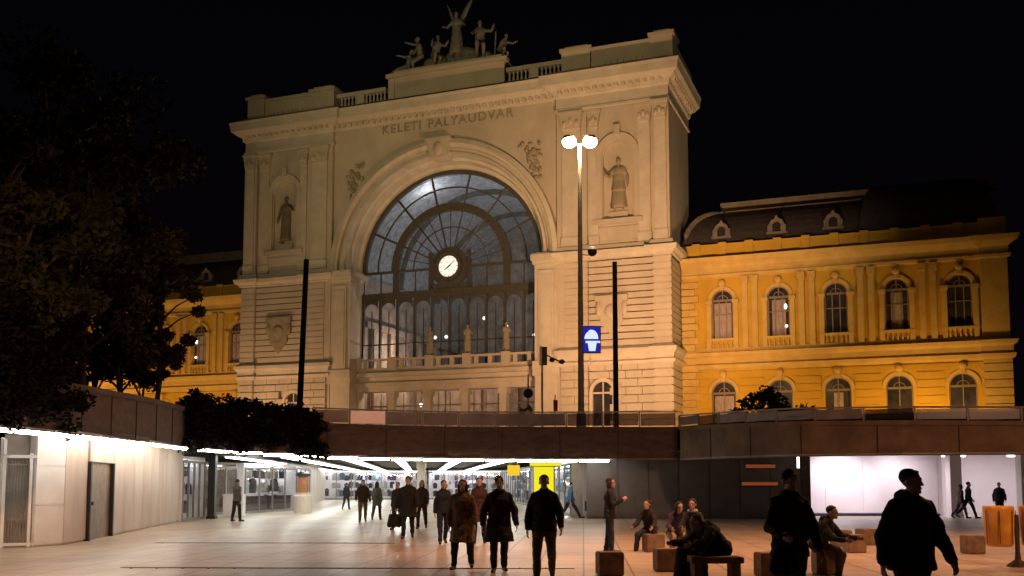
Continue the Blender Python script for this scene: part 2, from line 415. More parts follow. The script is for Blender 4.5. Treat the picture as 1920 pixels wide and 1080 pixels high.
# inscription: sunk dark letters
def text_mesh(body, name):
    tcu = bpy.data.curves.new(name, 'FONT'); tcu.body = body; tcu.size = 1.55; tcu.extrude = .05; tcu.space_character = 1.18
    to = bpy.data.objects.new('lettering_curve', tcu); me = bpy.data.meshes.new_from_object(to); bpy.data.objects.remove(to); bpy.data.curves.remove(tcu)
    xs_ = [v.co.x for v in me.vertices]; me.name = name
    return me, min(xs_), max(xs_)
_, a0, a1 = text_mesh('KELETI PÁLYAUDVAR', 'measure')
m1, b0, b1 = text_mesh('KELETI', 'lettering'); m2, c0, c1 = text_mesh('PÁLYAUDVAR', 'lettering')
kx = 17.4 / (a1 - a0)
for me_, off in ((m1, -8.1 - a0*kx), (m2, -8.1 + (a1 - c1)*kx)):
    tx = bpy.data.objects.new('lettering', me_); col.objects.link(tx); me_.materials.append(M['stone_mid'])
    tx.parent = hall; tx.rotation_euler = (R(90), 0, 0); tx.scale = (kx, 1, 1); tx.location = (off, .42, 45.15)
# entablature and cornice
co = MB()
prof = [(0, 44.55), (.25, 44.6), (.25, 44.9), (0.05, 44.95), (0.05, 46.2), (.35, 46.35), (.55, 46.9), (1.3, 47.1), (1.5, 47.3), (2.0, 47.5), (2.15, 48.3), (2.3, 48.65), (1.9, 48.75), (0, 49.6)]
pc = [(0.05, 46.3), (.35, 46.4), (.45, 46.9), (1.0, 47.1), (1.2, 47.3), (1.5, 47.5), (1.6, 48.3), (1.75, 48.65), (1.4, 48.75), (-.5, 49.6)]
prof = [(p*.72, z) for p, z in prof]
mould(co, prof, 15.0, 28.1, -.1, True, True, 12); mould(co, prof, -28.1, -15.0, -.1, True, True, 12)
mould(co, pc, -15.0, 15.0, .5)
# dentils
x = -14.4
while x < 14.5: co.box(x, x + .42, -.35, .1, 46.55, 46.98); x += .84
for s in (-1, 1):
    x = 15.4
    while x < 28.0:
        X = (min(s*x, s*(x+.42)), max(s*x, s*(x+.42))); co.box(*X, -.9, -.3, 46.65, 47.1); x += .84
    # side dentils
    for i in range(12):
        X = (min(s*28.4, s*28.95), max(s*28.4, s*28.95)); co.box(*X, .2 + i*.95, .65 + i*.95, 46.65, 47.1)
co.build('cornice', 'stone_pale', hall)
rf = MB(); rf.box(-28.1, 28.1, .6, 12, 47.05, 49.65)
rf.build('roof', 'roof_metal', hall)
# spring-level mouldings on the towers
pm = [(0, 26.9), (.3, 27.0), (.3, 27.2), (.75, 27.45), (.85, 27.9), (.4, 28.1), (.25, 28.6), (0, 28.65)]
pb = [(0, 14.7), (.35, 14.85), (.5, 15.2), (.2, 15.35), (.3, 15.9), (.6, 16.2), (.6, 16.6), (.1, 16.95), (0, 17.0)]
for pr in (pm, pb):
    for s in (-1, 1):
        sm = MB()
        X = lambda a, b: (min(s*a, s*b), max(s*a, s*b))
        mould(sm, pr, *X(18.6, 26.3), .40)
        mould(sm, pr, *X(15.3, 18.6), 0, True, True, .6)
        mould(sm, pr, *X(26.3, 28.25), -.1, True, True, 12)
        sm.build('string_course', 'stone_pale', hall)
# pilasters and their capitals
for s in (-1, 1):
    for (a0, b0, y) in ((15.7, 17.9, 0), (26.6, 27.9, -.1), (24.6, 26.0, .40), (18.9, 19.9, .40)):
        X = (min(s*a0, s*b0), max(s*a0, s*b0))
        p = MB(); p.box(*X, y - .22, y, 28.7, 42.4); p.box(X[0] - .12, X[1] + .12, y - .32, y, 28.66, 29.7)
        c = MB(); c.prism([(X[0], 42.4), (X[1], 42.4), (X[1] + .28, 44.2), (X[0] - .28, 44.2)], y - .45, y)
        c.box(X[0] - .35, X[1] + .35, y - .55, y, 44.2, 44.5)
        for i in range(3):
            cx = X[0] + (X[1]-X[0])*(i+.5)/3; c.ell((cx, y - .5, 43.0 + .3*(i % 2)), (.25, .16, .4), 8, 5)
        pp = p.build('pilaster', 'stone_pale', hall); c.build('capital', 'stone', pp)
# cartouches
for s in (-1, 1):
    c = MB(); cx = s*22.0 - .6; y = .1
    c.box(cx - 1.9, cx + 1.9, y - .35, y + .2, 22.0, 22.7); c.box(cx - 1.3, cx + 1.3, y - .2, y + .2, 19.6, 22.0)
    c.prism([(cx - 1.3, 19.6), (cx + 1.3, 19.6), (cx + .4, 18.6), (cx, 18.1), (cx - .4, 18.6)], y - .25, y + .2)
    c.ell((cx, y - .2, 20.9), (.8, .3, .8)); c.ell((cx + 1.5, y - .1, 21.2), (.35, .3, .9)); c.ell((cx - 1.5, y - .1, 21.2), (.35, .3, .9))
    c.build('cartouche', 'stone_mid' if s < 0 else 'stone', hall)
# side doors (arched, dark)
for s in (-1, 1):
    d = MB(); dx = s*20.3
    d.prism(arch(dx, 1.15, 11.8, 8.0), .3, .5); do = d.build('door', 'dark_glass', hall)
    f = MB(); arc_sweep(f, [(1.15, .3), (1.15, -.05), (1.55, -.05), (1.55, .3)], dx, 11.8, n=14)
    for q in (-1, 1): f.box(dx + q*1.35 - .2, dx + q*1.35 + .2, -.05, .3, 6, 11.8)
    f.box(dx - .07, dx + .07, .2, .3, 8, 12.9); f.box(dx - 1.15, dx + 1.15, .2, .3, 11.6, 11.8)
    f.build('door_frame', 'stone_pale', do)
# attic: parapets, piers, pedestal, balustrades
for s in (-1, 1):
    pa = MB()
    X = lambda a, b: (min(s*a, s*b), max(s*a, s*b))
    pa.box(*X(18.9, 26.0), 1.0, 2.2, 48.9, 51.9); pa.box(*X(18.9, 26.0), .8, 2.3, 51.9, 52.3)
    for (a0, b0, z) in ((15.4, 18.9, 52.6), (26.0, 28.6, 52.9)):
        pa.box(*X(a0, b0), .7, 3.5, 48.9, z - .5); pa.box(*X(a0 - .2, b0 + .2), .45, 3.7, z - .5, z - .1); pa.box(*X(a0 + .4, b0 - .4), .8, 3.4, z - .1, z + .2)
    pa.box(*X(27.6, 28.6), 3.5, 12, 48.9, 51.9)
    for i in range(7): pa.box(*X(20.2 + i*.75, 20.6 + i*.75), .86, 1.0, 49.7, 50.5)
    pa.build('parapet', 'stone', hall)
pd = MB()
pd.box(-7.9, 7.9, 1.5, 6.5, 48.8, 52.7); pd.box(-8.2, 8.2, 1.2, 6.8, 52.7, 53.2); pd.box(-7.4, 7.4, 1.9, 6.3, 53.2, 53.8); pd.box(-8.1, 8.1, 1.3, 6.7, 48.75, 49.4)
for s in (-1, 1): pd.box(min(s*7.0, s*7.9), max(s*7.0, s*7.9), 1.38, 1.5, 49.4, 52.6)
pd.build('pedestal', 'stone', hall)
for s in (-1, 1):
    b = MB(); X = (8.2, 15.3)
    def bb(x0, x1, y0, y1, z0, z1): b.box(min(s*x0, s*x1), max(s*x0, s*x1), y0, y1, z0, z1)
    bb(*X, 1.3, 1.9, 48.9, 49.7); bb(*X, 1.2, 2.0, 51.1, 51.6); bb(11.3, 12.3, 1.25, 1.95, 49.7, 51.1)
    b_ = MB()
    for i in range(13):
        x = 8.5 + i*.52
        if 11.1 < x < 12.4: continue
        b.lathe([(.1, 49.7), (.17, 50.1), (.09, 50.7), (.14, 51.1)], (s*x, 1.6, 0), 6)
    b.build('balustrade', 'stone_pale', hall)
# the great window: frame, glass
YG = 3.3
wf = MB()
def ring(r0, r1, z, y0, y1, n=48, full=False):
    arc_sweep(wf, [(r0, y1), (r0, y0), (r1, y0), (r1, y1), (r0, y1)], 0, z, 0, 360 if full else 180, n)
ring(11.75, 12.3, ZS, YG - .2, YG + .3); ring(7.1, 8.1, ZS, YG - .25, YG + .3); ring(10.0, 10.15, ZS, YG - .1, YG + .1)
for k in range(0, 8):
    t = math.pi * k / 7
    wf.tube([(7.9*math.cos(t), YG, ZS + 7.9*math.sin(t)), (12*math.cos(t), YG, ZS + 12*math.sin(t))], .15, 4)
for k in range(0, 15):
    t = math.pi * k / 14
    wf.tube([(2.2*math.cos(t), YG, ZS + 2.2*math.sin(t)), (7.3*math.cos(t), YG, ZS + 7.3*math.sin(t))], .11 if k % 2 == 0 else .06, 4)
ring(5.0, 5.12, ZS, YG - .08, YG + .08); ring(1.7, 2.5, ZS, YG - .35, YG + .2, 32, True)
wf.box(-2.7, 2.7, YG - .2, YG + .2, 24.9, ZS - 2.0); wf.box(-2.9, -2.3, YG - .2, YG + .2, 24.9, 30.2); wf.box(2.3, 2.9, YG - .2, YG + .2, 24.9, 30.2)
for s in (-1, 1): wf.box(min(s*7.1, s*7.9), max(s*7.1, s*7.9), YG - .15, YG + .2, 25.3, ZS)
wf.box(-12.2, 12.2, YG - .3, YG + .3, 24.6, 25.5); wf.box(-12.2, 12.2, YG - .12, YG + .12, ZS - .2, ZS + .1)
NA = 10; bw = 24.2 / NA
for k in range(NA + 1): wf.box(-12.1 + k*bw - .13, -12.1 + k*bw + .13, YG - .2, YG + .2, 14.5, 24.6)
for k in range(NA):
    xc = -12.1 + (k + .5)*bw
    a = arch(xc, bw/2 - .28, 23.3, None, 8)
    for i in range(8):
        wf.poly([(a[i][0], YG - .15, a[i][1]), (a[i+1][0], YG - .15, a[i+1][1]), (a[i+1][0], YG - .15, 24.7), (a[i][0], YG - .15, 24.7)])
    wf.box(xc - .05, xc + .05, YG - .06, YG + .06, 15.2, 23.3); wf.box(xc - bw/2, xc + bw/2, YG - .06, YG + .06, 18.9, 19.05)
for i in range(10): wf.box(-12.1 + i*2.42, -12.1 + i*2.42 + .12, YG - .1, YG + .1, 25.5, ZS - .2)
win = wf.build('window', 'iron_frame', hall)
g = MB(); g.poly([(x, YG + .02, z) for x, z in arch(0, 12.0, ZS, 14.5, 40)]); g.build('glass', 'hall_glass', win)
# balcony with balustrade, entrance colonnade
bl = MB()
bl.box(-12.2, 12.2, 1.6, 3.6, 15.2, 15.5); bl.box(-12.2, 12.2, 1.2, 3.6, 14.7, 15.2); bl.box(-12.2, 12.2, 1.9, 3.6, 14.0, 14.7)
bl.box(-12.2, 12.2, 1.5, 3.6, 13.55, 14.0); bl.box(-12.2, 12.2, 1.8, 3.6, 12.9, 13.55)
bl.build('balcony', 'stone_pale', hall)
bu = MB(); bu.box(-12.2, 12.2, 1.7, 2.1, 15.5, 15.85); bu.box(-12.2, 12.2, 1.65, 2.15, 16.75, 17.0)
for k in range(6): bu.box(-12.6 + k*5 - .0, -11.5 + k*5, 1.55, 2.25, 15.5, 17.15)
for k in range(5):
    for j in range(2): bu.box(-10.0 + k*5 - .25 + j*.9*2 - .9, -10.0 + k*5 + .25 + j*.9*2 - .9, 1.75, 2.1, 15.85, 16.75)
bu.build('balustrade', 'stone', hall)
for k in range(6):
    c = MB(); x = -12.0 + k*5 - (.2 if k else -.2)
    x = -12.4 + k*4.96
    c.box(x - .55, x + .55, 2.0, 3.1, ZB, ZB + 1.5); c.box(x - .42, x + .42, 2.1, 2.95, ZB + 1.5, 12.2); c.box(x - .6, x + .6, 1.9, 3.1, 12.2, 12.9)
    c.build('column', 'stone_pale', hall)
ef = MB()
ef.box(-12.2, 12.2, 5.2, 5.3, 11.2, 11.4)
for k in range(16): ef.box(-12.1 + k*1.61 - .05, -12.1 + k*1.61 + .05, 5.2, 5.3, ZB, 12.9)
ef.build('entrance_glazing', 'window_wood', hall)
# hall interior: vault, side walls, gallery, floor
iv = MB()
rows = [[(12.8*math.cos(math.pi*i/28), y, ZS + 12.8*math.sin(math.pi*i/28)) for i in range(29)] for y in (3.9, 12, 20, 28, 38)]
iv.grid(rows); iv.build('vault', 'vault_panel', hall)
rb = MB()
for y in (14, 26):
    arc_sweep(rb, [(12.7, y), (12.1, y), (12.1, y + .35), (12.7, y + .35)], 0, ZS, n=28)
rb.build('vault_rib', 'iron_frame', hall)
iw = MB()
iw.box(-13.1, -12.6, 4, 38, ZB, ZS); iw.box(12.6, 13.1, 4, 38, ZB, ZS); iw.box(-12.8, 12.8, 38, 38.4, ZB, 41.5)
iw.box(-12.6, -11.9, 4, 38, 21.5, 22.3); iw.box(11.9, 12.6, 4, 38, 21.5, 22.3)
iw.box(-12.6, 12.6, 20, 20.5, ZB, 17.5); iw.box(-12.6, 12.6, 19.6, 20.9, 17.5, 18.2)
for i in range(7):
    y = 6 + i*4.6; iw.box(-12.6, -12.0, y, y + .9, ZB, 21.5); iw.box(12.0, 12.6, y, y + .9, ZB, 21.5)
for i in range(9): iw.box(-11.6 + i*2.75, -10.9 + i*2.75, 19.5, 20, ZB, 17.5)
iw.box(-12.6, 12.6, 5.5, 38, ZB - .1, ZB + .02)
iw.build('interior_wall', 'hall_wall', hall)
light('hall_lamp', 'POINT', stn(-4.4, 7.6, 38.3), 900, (1, 0.92, .88), size=.3)
light('hall_lamp', 'POINT', stn(5, 12, 33), 1500, (0.8, 0.88, 1.0), size=.5)
light('hall_lamp', 'POINT', stn(-8.5, 10, 18.5), 3200, (1, .72, .5), size=.4)
light('hall_lamp', 'POINT', stn(3, 26, 27), 1400, (.75, .85, 1), size=.5)
light('hall_lamp', 'POINT', stn(-5, 9, 10.5), 140, (1, .75, .5), size=.3)
light('hall_lamp', 'POINT', stn(6, 9, 10.5), 90, (1, .75, .5), size=.3)
hl = MB()
for (x, y, z) in ((-5.2, 10, 20.6), (-3.6, 10, 20.6), (5.6, 8, 21.2), (9.3, 8, 19.9), (2.6, 8, 22.4), (-6.2, 8.0, 11.6)):
    l = MB(); l.ell((0, 0, 0), (.24, .24, .24), 10, 6)
    o = l.build('hanging_lamp', 'lamp_small', None, stn(x, y, z), True)
    tag(o, None, 'lamp', 'globe lamps glowing inside the station hall')
    lx = {-5.2: 'left one of the paired glowing globe lamps seen low through the great glass front',
          -3.6: 'right one of the paired glowing globe lamps seen low through the great glass front',
          5.6: 'glowing globe lamp inside the hall between the two balcony statues',
          9.3: 'lowest glowing globe lamp on the right side of the great glass front',
          2.6: 'highest glowing globe lamp in the hall, above the middle balcony statue',
          -6.2: 'globe lamp behind the entrance columns under the balcony'}[x]
    o['label'] = lx
# clock
ck = thing('clock', stn(0, YG - .45, ZS), 'round lit white clock at the centre of the great arched window', 'clock', rz=-A)
d = MB(); d.prism([(1.34*math.cos(2*math.pi*i/40), 1.34*math.sin(2*math.pi*i/40)) for i in range(40)], -.05, .05); d.build('dial', 'dial', ck)
r_ = MB(); arc_sweep(r_, [(1.32, -.1), (1.32, -.3), (1.8, -.3), (1.8, .1)], 0, 0, 0, 360, 40); r_.build('rim', 'iron_frame', ck)
def hand(name, ang, ln, w_):
    h = MB(); t = R(ang); dx, dz = math.sin(t), math.cos(t)
    h.prism([(-dz*w_ - dx*.25, dx*w_ - dz*.25), (dz*w_ - dx*.25, -dx*w_ - dz*.25), (dz*w_*.5 + dx*ln, -dx*w_*.5 + dz*ln), (-dz*w_*.5 + dx*ln, dx*w_*.5 + dz*ln)], -.12, -.09)
    h.build(name, 'black_metal', ck)
hand('hour_hand', 235, .7, .1); hand('minute_hand', 48, 1.1, .07)
for i in range(12):
    mk = MB()
    t = R(30*i); mk.tube([(1.06*math.sin(t), -.07, 1.06*math.cos(t)), (1.25*math.sin(t), -.07, 1.25*math.cos(t))], .045, 4)
    mk.build('hour_mark', 'black_metal', ck)

# ================================================================ WINGS
def wing(s, base):
    root = thing('station_wing', SO, '', 'building', None, -A)
    w_ = MB(); y = 5.5
    def X(a, b): return (min(s*a, s*b), max(s*a, s*b))
    xs = [32.9, 39.1, 45.2, 51.4, 57.6]
    X0, X1 = 28.3, 62.2
    wall_open(w_, *X(X0, X1), ZB, 15.0, y, [(s*x, 1.35, 5.2, 11.7) for x in xs], .45)
    wall_open(w_, *X(X0, X1), 15.0, 27.0, y, [(s*x, 1.2, 17.9, 22.3) for x in xs], .45)
    w_.box(*X(X1, X1 - .3), y + .02, y + 15, ZB, 27); w_.box(*X(X0, X1), y + 15, y + 15.3, ZB, 27)
    w_.box(*X(X0, X1 - .3), y + .6, y + 15, 26.5, 26.9)
    z = 5.0
    while z < 14.2:   # banded ground floor between the windows
        edges = [X0] + sum([[x - 1.75, x + 1.75] for x in xs], []) + [X1]
        if z > 12.9: edges = [X0, X1]
        for i in range(0, len(edges), 2): w_.box(*X(edges[i], edges[i+1]), y - .12, y, z, z + .72)
        z += .84
    w_.build('wall', 'ochre', root)
    t = MB()
    for pr in ([(0, 14.3), (.3, 14.5), (.4, 14.9), (.15, 15.1), (.15, 15.7), (.5, 15.95), (.6, 16.3), (0, 16.4)],
               [(0, 24.9), (.2, 25.0), (.25, 25.3), (.05, 25.4), (.05, 26.1), (.4, 26.4), (.9, 26.7), (1.1, 27.15), (0, 27.4)]):
        mould(t, pr, *X(X0, 59.6), y, False, False); mould(t, pr, *X(59.6, X1 + .1), y - .3, s > 0 or True, s > 0 or True, y + 15)
    t.box(*X(X0, X1), y - .2, y, 16.4, 16.8)
    t.build('cornice', 'ochre_trim', root)
    p = MB()
    p.box(*X(X0, X1), y + .1, y + .6, 27.3, 28.6); p.box(*X(X0, X1), y, y + .7, 28.6, 28.85)
    for x in [30] + [36.0 + 6.15*i for i in range(4)] + [33, 39.1, 45.2, 51.4, 57.6]: p.box(*X(x - .45, x + .45), y - .1, y + .1, 27.3, 29.0)
    p.box(*X(59.6, X1), y - .25, y + .8, 27.3, 29.2)
    p.build('parapet', 'ochre', root)
    for x in [36.0, 42.15, 48.3, 54.5]:
        q = MB()
        for dx in (-.55, .55): q.box(*X(x + dx - .3, x + dx + .3), y - .28, y, 16.8, 24.1); q.box(*X(x + dx - .4, x + dx + .4), y - .4, y, 24.1, 24.9)
        q.build('pilaster', 'ochre_trim', root)
    q = MB(); q.box(*X(59.6, X1), y - .3, y, 16.4, 24.9)
    z = ZB + .5
    while z < 14.2: q.box(*X(59.6, X1 + .1), y - .4, y, z, z + .75); z += .84
    q.build('corner_pier', 'ochre_trim', root)
    q = MB(); z = ZB + .4; k = 0
    while z < 24.6:
        q.box(*X(X0, X0 + (1.5 if k % 2 else 1.9)), y - .3, y, z, z + .7); z += .8; k += 1
    q.build('quoins', 'ochre_trim', root)
    for i, x in enumerate(xs):
        for (r, zb, zs, up) in ((1.2, 17.9, 22.3, 1), (1.35, 5.2, 11.7, 0)):
            f = MB(); cx = s*x
            arc_sweep(f, [(r, y + .4), (r, y - .12), (r + .38, y - .16), (r + .42, y)], cx, zs, n=16)
            f.box(cx - .22, cx + .22, y - .35, y, zs + r - .1, zs + r + 1.05); f.ell((cx, y - .3, zs + r + .75), (.42, .25, .4), 8, 6)
            if up:
                for q_ in (-1, 1):
                    a0, b0 = sorted((cx + q_*(r + .05), cx + q_*(r + .55)))
                    f.box(a0, b0, y - .3, y, 16.8, zs - .4); f.box(a0 - .12, b0 + .12, y - .42, y, zs - .4, zs)
                f.box(cx - r - .6, cx + r + .6, y - .35, y + .1, 17.65, 17.9)
                for j in range(5): f.lathe([(.09, 16.85), (.14, 17.1), (.07, 17.4), (.11, 17.65)], (cx - 1 + j*.5, y - .2, 0), 6)
            win_ = f.build('window', 'ochre_trim', root)
            ff = MB(); yy = y + .25
            ff.box(cx - r, cx + r, yy, yy + .1, zs - .12, zs + .12)
            for dx in ((-r + .08, 0, r - .08) if not up else (-r + .08, -r/3, r/3, r - .08)): ff.box(cx + dx - .06, cx + dx + .06, yy, yy + .1, zb, zs)
            ff.box(cx - .05, cx + .05, yy, yy + .1, zs, zs + r - .05); ff.box(cx - r, cx + r, yy, yy + .1, zb + (zs-zb)*.62, zb + (zs-zb)*.62 + .1)
            arc_sweep(ff, [(r - .12, yy), (r + .02, yy), (r + .02, yy + .1)], cx, zs, n=14); arc_sweep(ff, [(.55, yy), (.63, yy), (.63, yy + .1)], cx, zs, n=10)
            ff.build('frame', 'window_wood', win_)
            pn = MB(); pn.prism(arch(cx, r - .02, zs, zb), y + .36, y + .40); pn.build('pane', 'dark_glass', win_)
            if (up and i in (0, 1, 3)) or (not up and i in (0, 2)):
                cu = MB(); h0 = zb + .1; wv = [r*.8, r*.62, .5, r*.5, .6][i]
                cu.grid([[(cx - wv + 2*wv*j/14, y + .34 + .015*math.sin(j*2.2), z_) for j in range(15)] for z_ in (h0, zs - .3)])
                cu.build('curtain', 'curtain', win_)
            if up and i == 1:
                lm = MB(); lm.ell((cx + .75*s, y + .2, zs - 1.1), (.16, .12, .32), 8, 6); lm.ell((cx + .8*s, y + .2, zb + 1.1), (.16, .1, .16), 8, 6)
                lm.build('window_reflection', 'lamp_small', win_)  # glowing blobs stand in for bright reflections in the window
    # mansard roof: curved front, ridge platform, dormers; the pavilion dome at the far end
    m_ = MB(); rows = []
    for i in range(9):
        t = i/8*math.pi/2; ins = 3.6*(1 - math.cos(t)); z_ = 28.4 + 4.9*math.sin(t)
        rows.append([(s*(X0 + .2 + ins), y + 15, z_), (s*(X0 + .2 + ins), y + .8 + ins, z_), (s*50, y + .8 + ins, z_)])
    m_.grid(rows); m_.poly([(s*(X0 + 3.8), y + 15, 33.3), (s*(X0 + 3.8), y + 4.4, 33.3), (s*50, y + 4.4, 33.3), (s*50, y + 15, 33.3)])
    rf_ = m_.build('roof', 'roof_slate', root)
    rd = MB(); rd.box(*X(X0 + 3.6, 48), y + 4.0, y + 4.6, 33.1, 33.6); rd.box(*X(X0 + 3.9, 62), y + 5.4, y + 6, 33.6, 34.9); rd.box(*X(X0 + 3.7, 62), y + 5.3, y + 6.1, 34.7, 35.0)
    pts = [(s*(X0 + .1 + 3.6*(1 - math.cos(i/8*math.pi/2))), y + .7 + 3.6*(1 - math.cos(i/8*math.pi/2)), 28.5 + 4.9*math.sin(i/8*math.pi/2)) for i in range(9)]
    rd.tube(pts, .32, 6); rd.build('ridge', 'stone_dark', rf_)
    for x in (32.8, 39.0, 45.1):
        dm = MB(); cx = s*x; cz = 30.6
        arc_sweep(dm, [(.45, y + 1.0), (.45, y + .75), (.85, y + .75), (.85, y + 2)], cx, cz, n=12)
        dm.box(cx - 1.0, cx - .45, y + .75, y + 2, cz - .7, cz + .1); dm.box(cx + .45, cx + 1.0, y + .75, y + 2, cz - .7, cz + .1); dm.box(cx - 1.15, cx + 1.15, y + .7, y + 1.8, cz - .95, cz - .7)
        dm.ell((cx, y + .8, cz + .95), (.2, .15, .25), 8, 5)
        dm.build('dormer', 'dormer_stone', rf_)
    dome = MB(); rows = []
    for i in range(10):
        t = i/9*math.pi/2; ins = 4.2*(1 - math.cos(t)); z_ = 28.6 + 6.3*math.sin(t)
        x0, x1, y0, y1 = 47.9 + ins*.4, 61.6 - ins, y + .5 + ins, y + 14
        rows.append([(s*x0, y1, z_), (s*x0, y0, z_), (s*x1, y0, z_), (s*x1, y1, z_)])
    dome.grid(rows); dome.poly(rows[-1]); dome.build('pavilion_roof', 'roof_slate', root)
    return root
wr = wing(1, 0); wr['label'] = 'yellow two storey wing with arched windows and mansard roof, right of the great hall'
wl_ = wing(-1, 0); wl_['label'] = 'yellow two storey wing left of the great hall, mostly hidden behind trees'
# ================================================================ PLAZA (sunken), street level above
fl = MB(); fl.box(-900, 900, -200, 1200, -1, 0)
tag(fl.build('plaza_floor', 'plaza_tiles'), kind='structure')
def along(P, d):       # point and direction at arc length d of a polyline
    for i in range(len(P) - 1):
        a, b = P[i], P[i+1]; l = math.hypot(b[0]-a[0], b[1]-a[1])
        if d <= l or i == len(P) - 2:
            t = d / l; return [a[j] + (b[j]-a[j])*t for j in range(len(a))], math.atan2(b[1]-a[1], b[0]-a[0])
        d -= l
def plen(P): return sum(math.hypot(P[i+1][0]-P[i][0], P[i+1][1]-P[i][1]) for i in range(len(P)-1))
# edge of the street slab: (x, y, z_bottom, z_top)
F1 = [(-14.5, 14.0, 2.85, 4.1), (-11.45, 22.4, 2.85, 4.15), (-11.3, 26.3, 2.86, 4.2), (-12.0, 33.5, 2.93, 4.45), (-12.9, 40.5, 3.0, 4.62), (-11.6, 43.6, 2.95, 4.5), (-9.6, 44.8, 2.85, 4.35), (-6.5, 45.6, 2.75, 4.25), (-2.9, 46.2, 2.7, 4.2), (1.0, 46.1, 2.67, 4.18), (4.4, 45.5, 2.65, 4.15), (7.35, 45.0, 2.62, 4.12)]
F2 = [(7.36, 44.35, 2.62, 4.11), (8.6, 40.6, 2.6, 4.0), (10.5, 37.1, 2.6, 3.9), (13.6, 35.3, 2.6, 3.82), (17.4, 34.5, 2.6, 3.75), (26, 33.6, 2.6, 3.7)]
st = MB()
pts = [(p[0] - .05, p[1] + .25, 4.1) for p in F1] + [(p[0], p[1] + .25, 4.1) for p in F2]
k0 = len(pts)
outer = [(900, 20, 4.1), (900, 1200, 4.1), (-900, 1200, 4.1), (-900, -100, 4.1), (-30, -100, 4.1)]
st.poly([(x, y, 4.1) for x, y, z in pts + outer])
so_ = st.build('street', 'asphalt')
mod = so_.modifiers.new('tri', 'TRIANGULATE')
tag(so_, kind='structure')
def offs(P, d):
    out = []
    for i, p in enumerate(P):
        a = P[max(i-1, 0)]; b = P[min(i+1, len(P)-1)]
        tx, ty = b[0]-a[0], b[1]-a[1]; l = math.hypot(tx, ty)
        out.append((p[0] - ty/l*d, p[1] + tx/l*d))
    return out
def fascia(P, label, m, top_extra=0):
    rows = []
    f0 = offs(P, 0); f1 = offs(P, .35); f2 = offs(P, -.06)
    mb = MB()
    for i, p in enumerate(P):
        rows.append([(f0[i][0], f0[i][1], p[2]), (f0[i][0], f0[i][1], p[3] - .16), (f2[i][0], f2[i][1], p[3] - .16), (f2[i][0], f2[i][1], p[3]), (f1[i][0], f1[i][1], p[3]), (f1[i][0], f1[i][1], p[2])])
    mb.grid(rows, True, True)
    o = mb.build('parapet_wall', m)
    jt = MB(); Lp = plen(P); nj = int(Lp/2.6)
    for i in range(1, nj):
        p, a = along(P, i*Lp/nj); jt.wbox(p[0] + .012*math.sin(a), p[1] - .012*math.cos(a), .035, .03, p[2] + .02, p[3] - .18, a)
    j_ = jt.build('joints', 'fascia_joint', o); sn = MB()
    for i, p in enumerate(P[:-1]):
        q = P[i+1]; a = math.atan2(q[1]-p[1], q[0]-p[0]); l = math.hypot(q[0]-p[0], q[1]-p[1]); sn.wbox((p[0]+q[0])/2 + .02*math.sin(a), (p[1]+q[1])/2 - .02*math.cos(a), l, .04, (p[2]+q[2])/2 + .03, (p[2]+q[2])/2 + .09, a)
    sn.build('drip_strip', 'pole_metal', o); tag(o, label, 'wall'); return o
fascia(F1, 'dark brown curved concrete edge above the lit underpass mouth', 'fascia_brown')
fascia(F2, 'lighter brown concrete edge of the street on the right, over the white lobby', 'fascia_light')
# soffit of the underpass
ce = MB()
cp_ = [(p[0], p[1] + .3) for p in F1] + [(7.4, 46.6), (4.2, 47), (4.2, 116), (-24, 116), (-24, 14)]
ce.poly([(x, y, 3.12) for x, y in cp_]); c_ = ce.build('ceiling', 'ceiling_dark'); c_.modifiers.new('tri', 'TRIANGULATE'); tag(c_, kind='structure')
ce = MB(); ce.poly([(x, y, 3.05) for x, y in [(p[0], p[1] + .3) for p in F2] + [(40, 34), (40, 56), (7.2, 56)]])
c_ = ce.build('ceiling', 'panel_white'); c_.modifiers.new('tri', 'TRIANGULATE'); tag(c_, kind='structure')

# row of tube lights hung along the bottom of the edge, ending at x = 4.7
FT = [p for p in F1 if p[0] < 4.0 or True][:-1]
L_ = plen(FT); nT = int(L_ / 1.42); src = None
for i in range(nT):
    p, a = along(FT, (i + .5) * L_ / nT)
    if src is None:
        t = thing('tube_light', (0, 0, 0), 'white fluorescent tube in the continuous row under the curved edge of the street', 'light', 'tube lights along the edge of the underpass')
        b = MB(); b.wbox(0, 0, 1.34, .10, .04, .09); b.build('housing', 'pole_metal', t)
        b = MB(); b.tube([(-.66, 0, 0), (.66, 0, 0)], .05, 8); b.build('tube', 'tube', t); src = t
    else: t = copy_tree(src)
    t.location = (p[0] + .12*math.sin(a), p[1] - .12*math.cos(a), p[2] - .03); t.rotation_euler = (0, 0, a)
# long rows of tubes running back into the underpass
AX = -0.0895
rows_ = [(430, 'first'), (535, 'second'), (638, 'third'), (742, 'fourth'), (868, 'fifth'), (975, 'sixth')]
for px, nm in rows_:
    x0 = (px - 960)/1900*47.0
    t = thing('ceiling_light', (x0, 47.2, 2.80), nm + ' long row of bright tubes from the left, running back under the underpass ceiling', 'light', 'rows of tube lights on the underpass ceiling', math.atan2(-AX, 1) )
    b = MB(); b.box(-.30, .30, 0, 60, .06, .14); b.build('housing', 'panel_white', t)
    b = MB()
    for j in range(20): b.box(-.24, .24, .1 + j*3.0, 2.9 + j*3.0, 0, .06)
    b.build('tubes', 'tube_inner', t)
light('shop_light', 'AREA', (-14.5, 58, 2.9), 120, (1, .93, .88), (-14.5, 58, 0), 3)

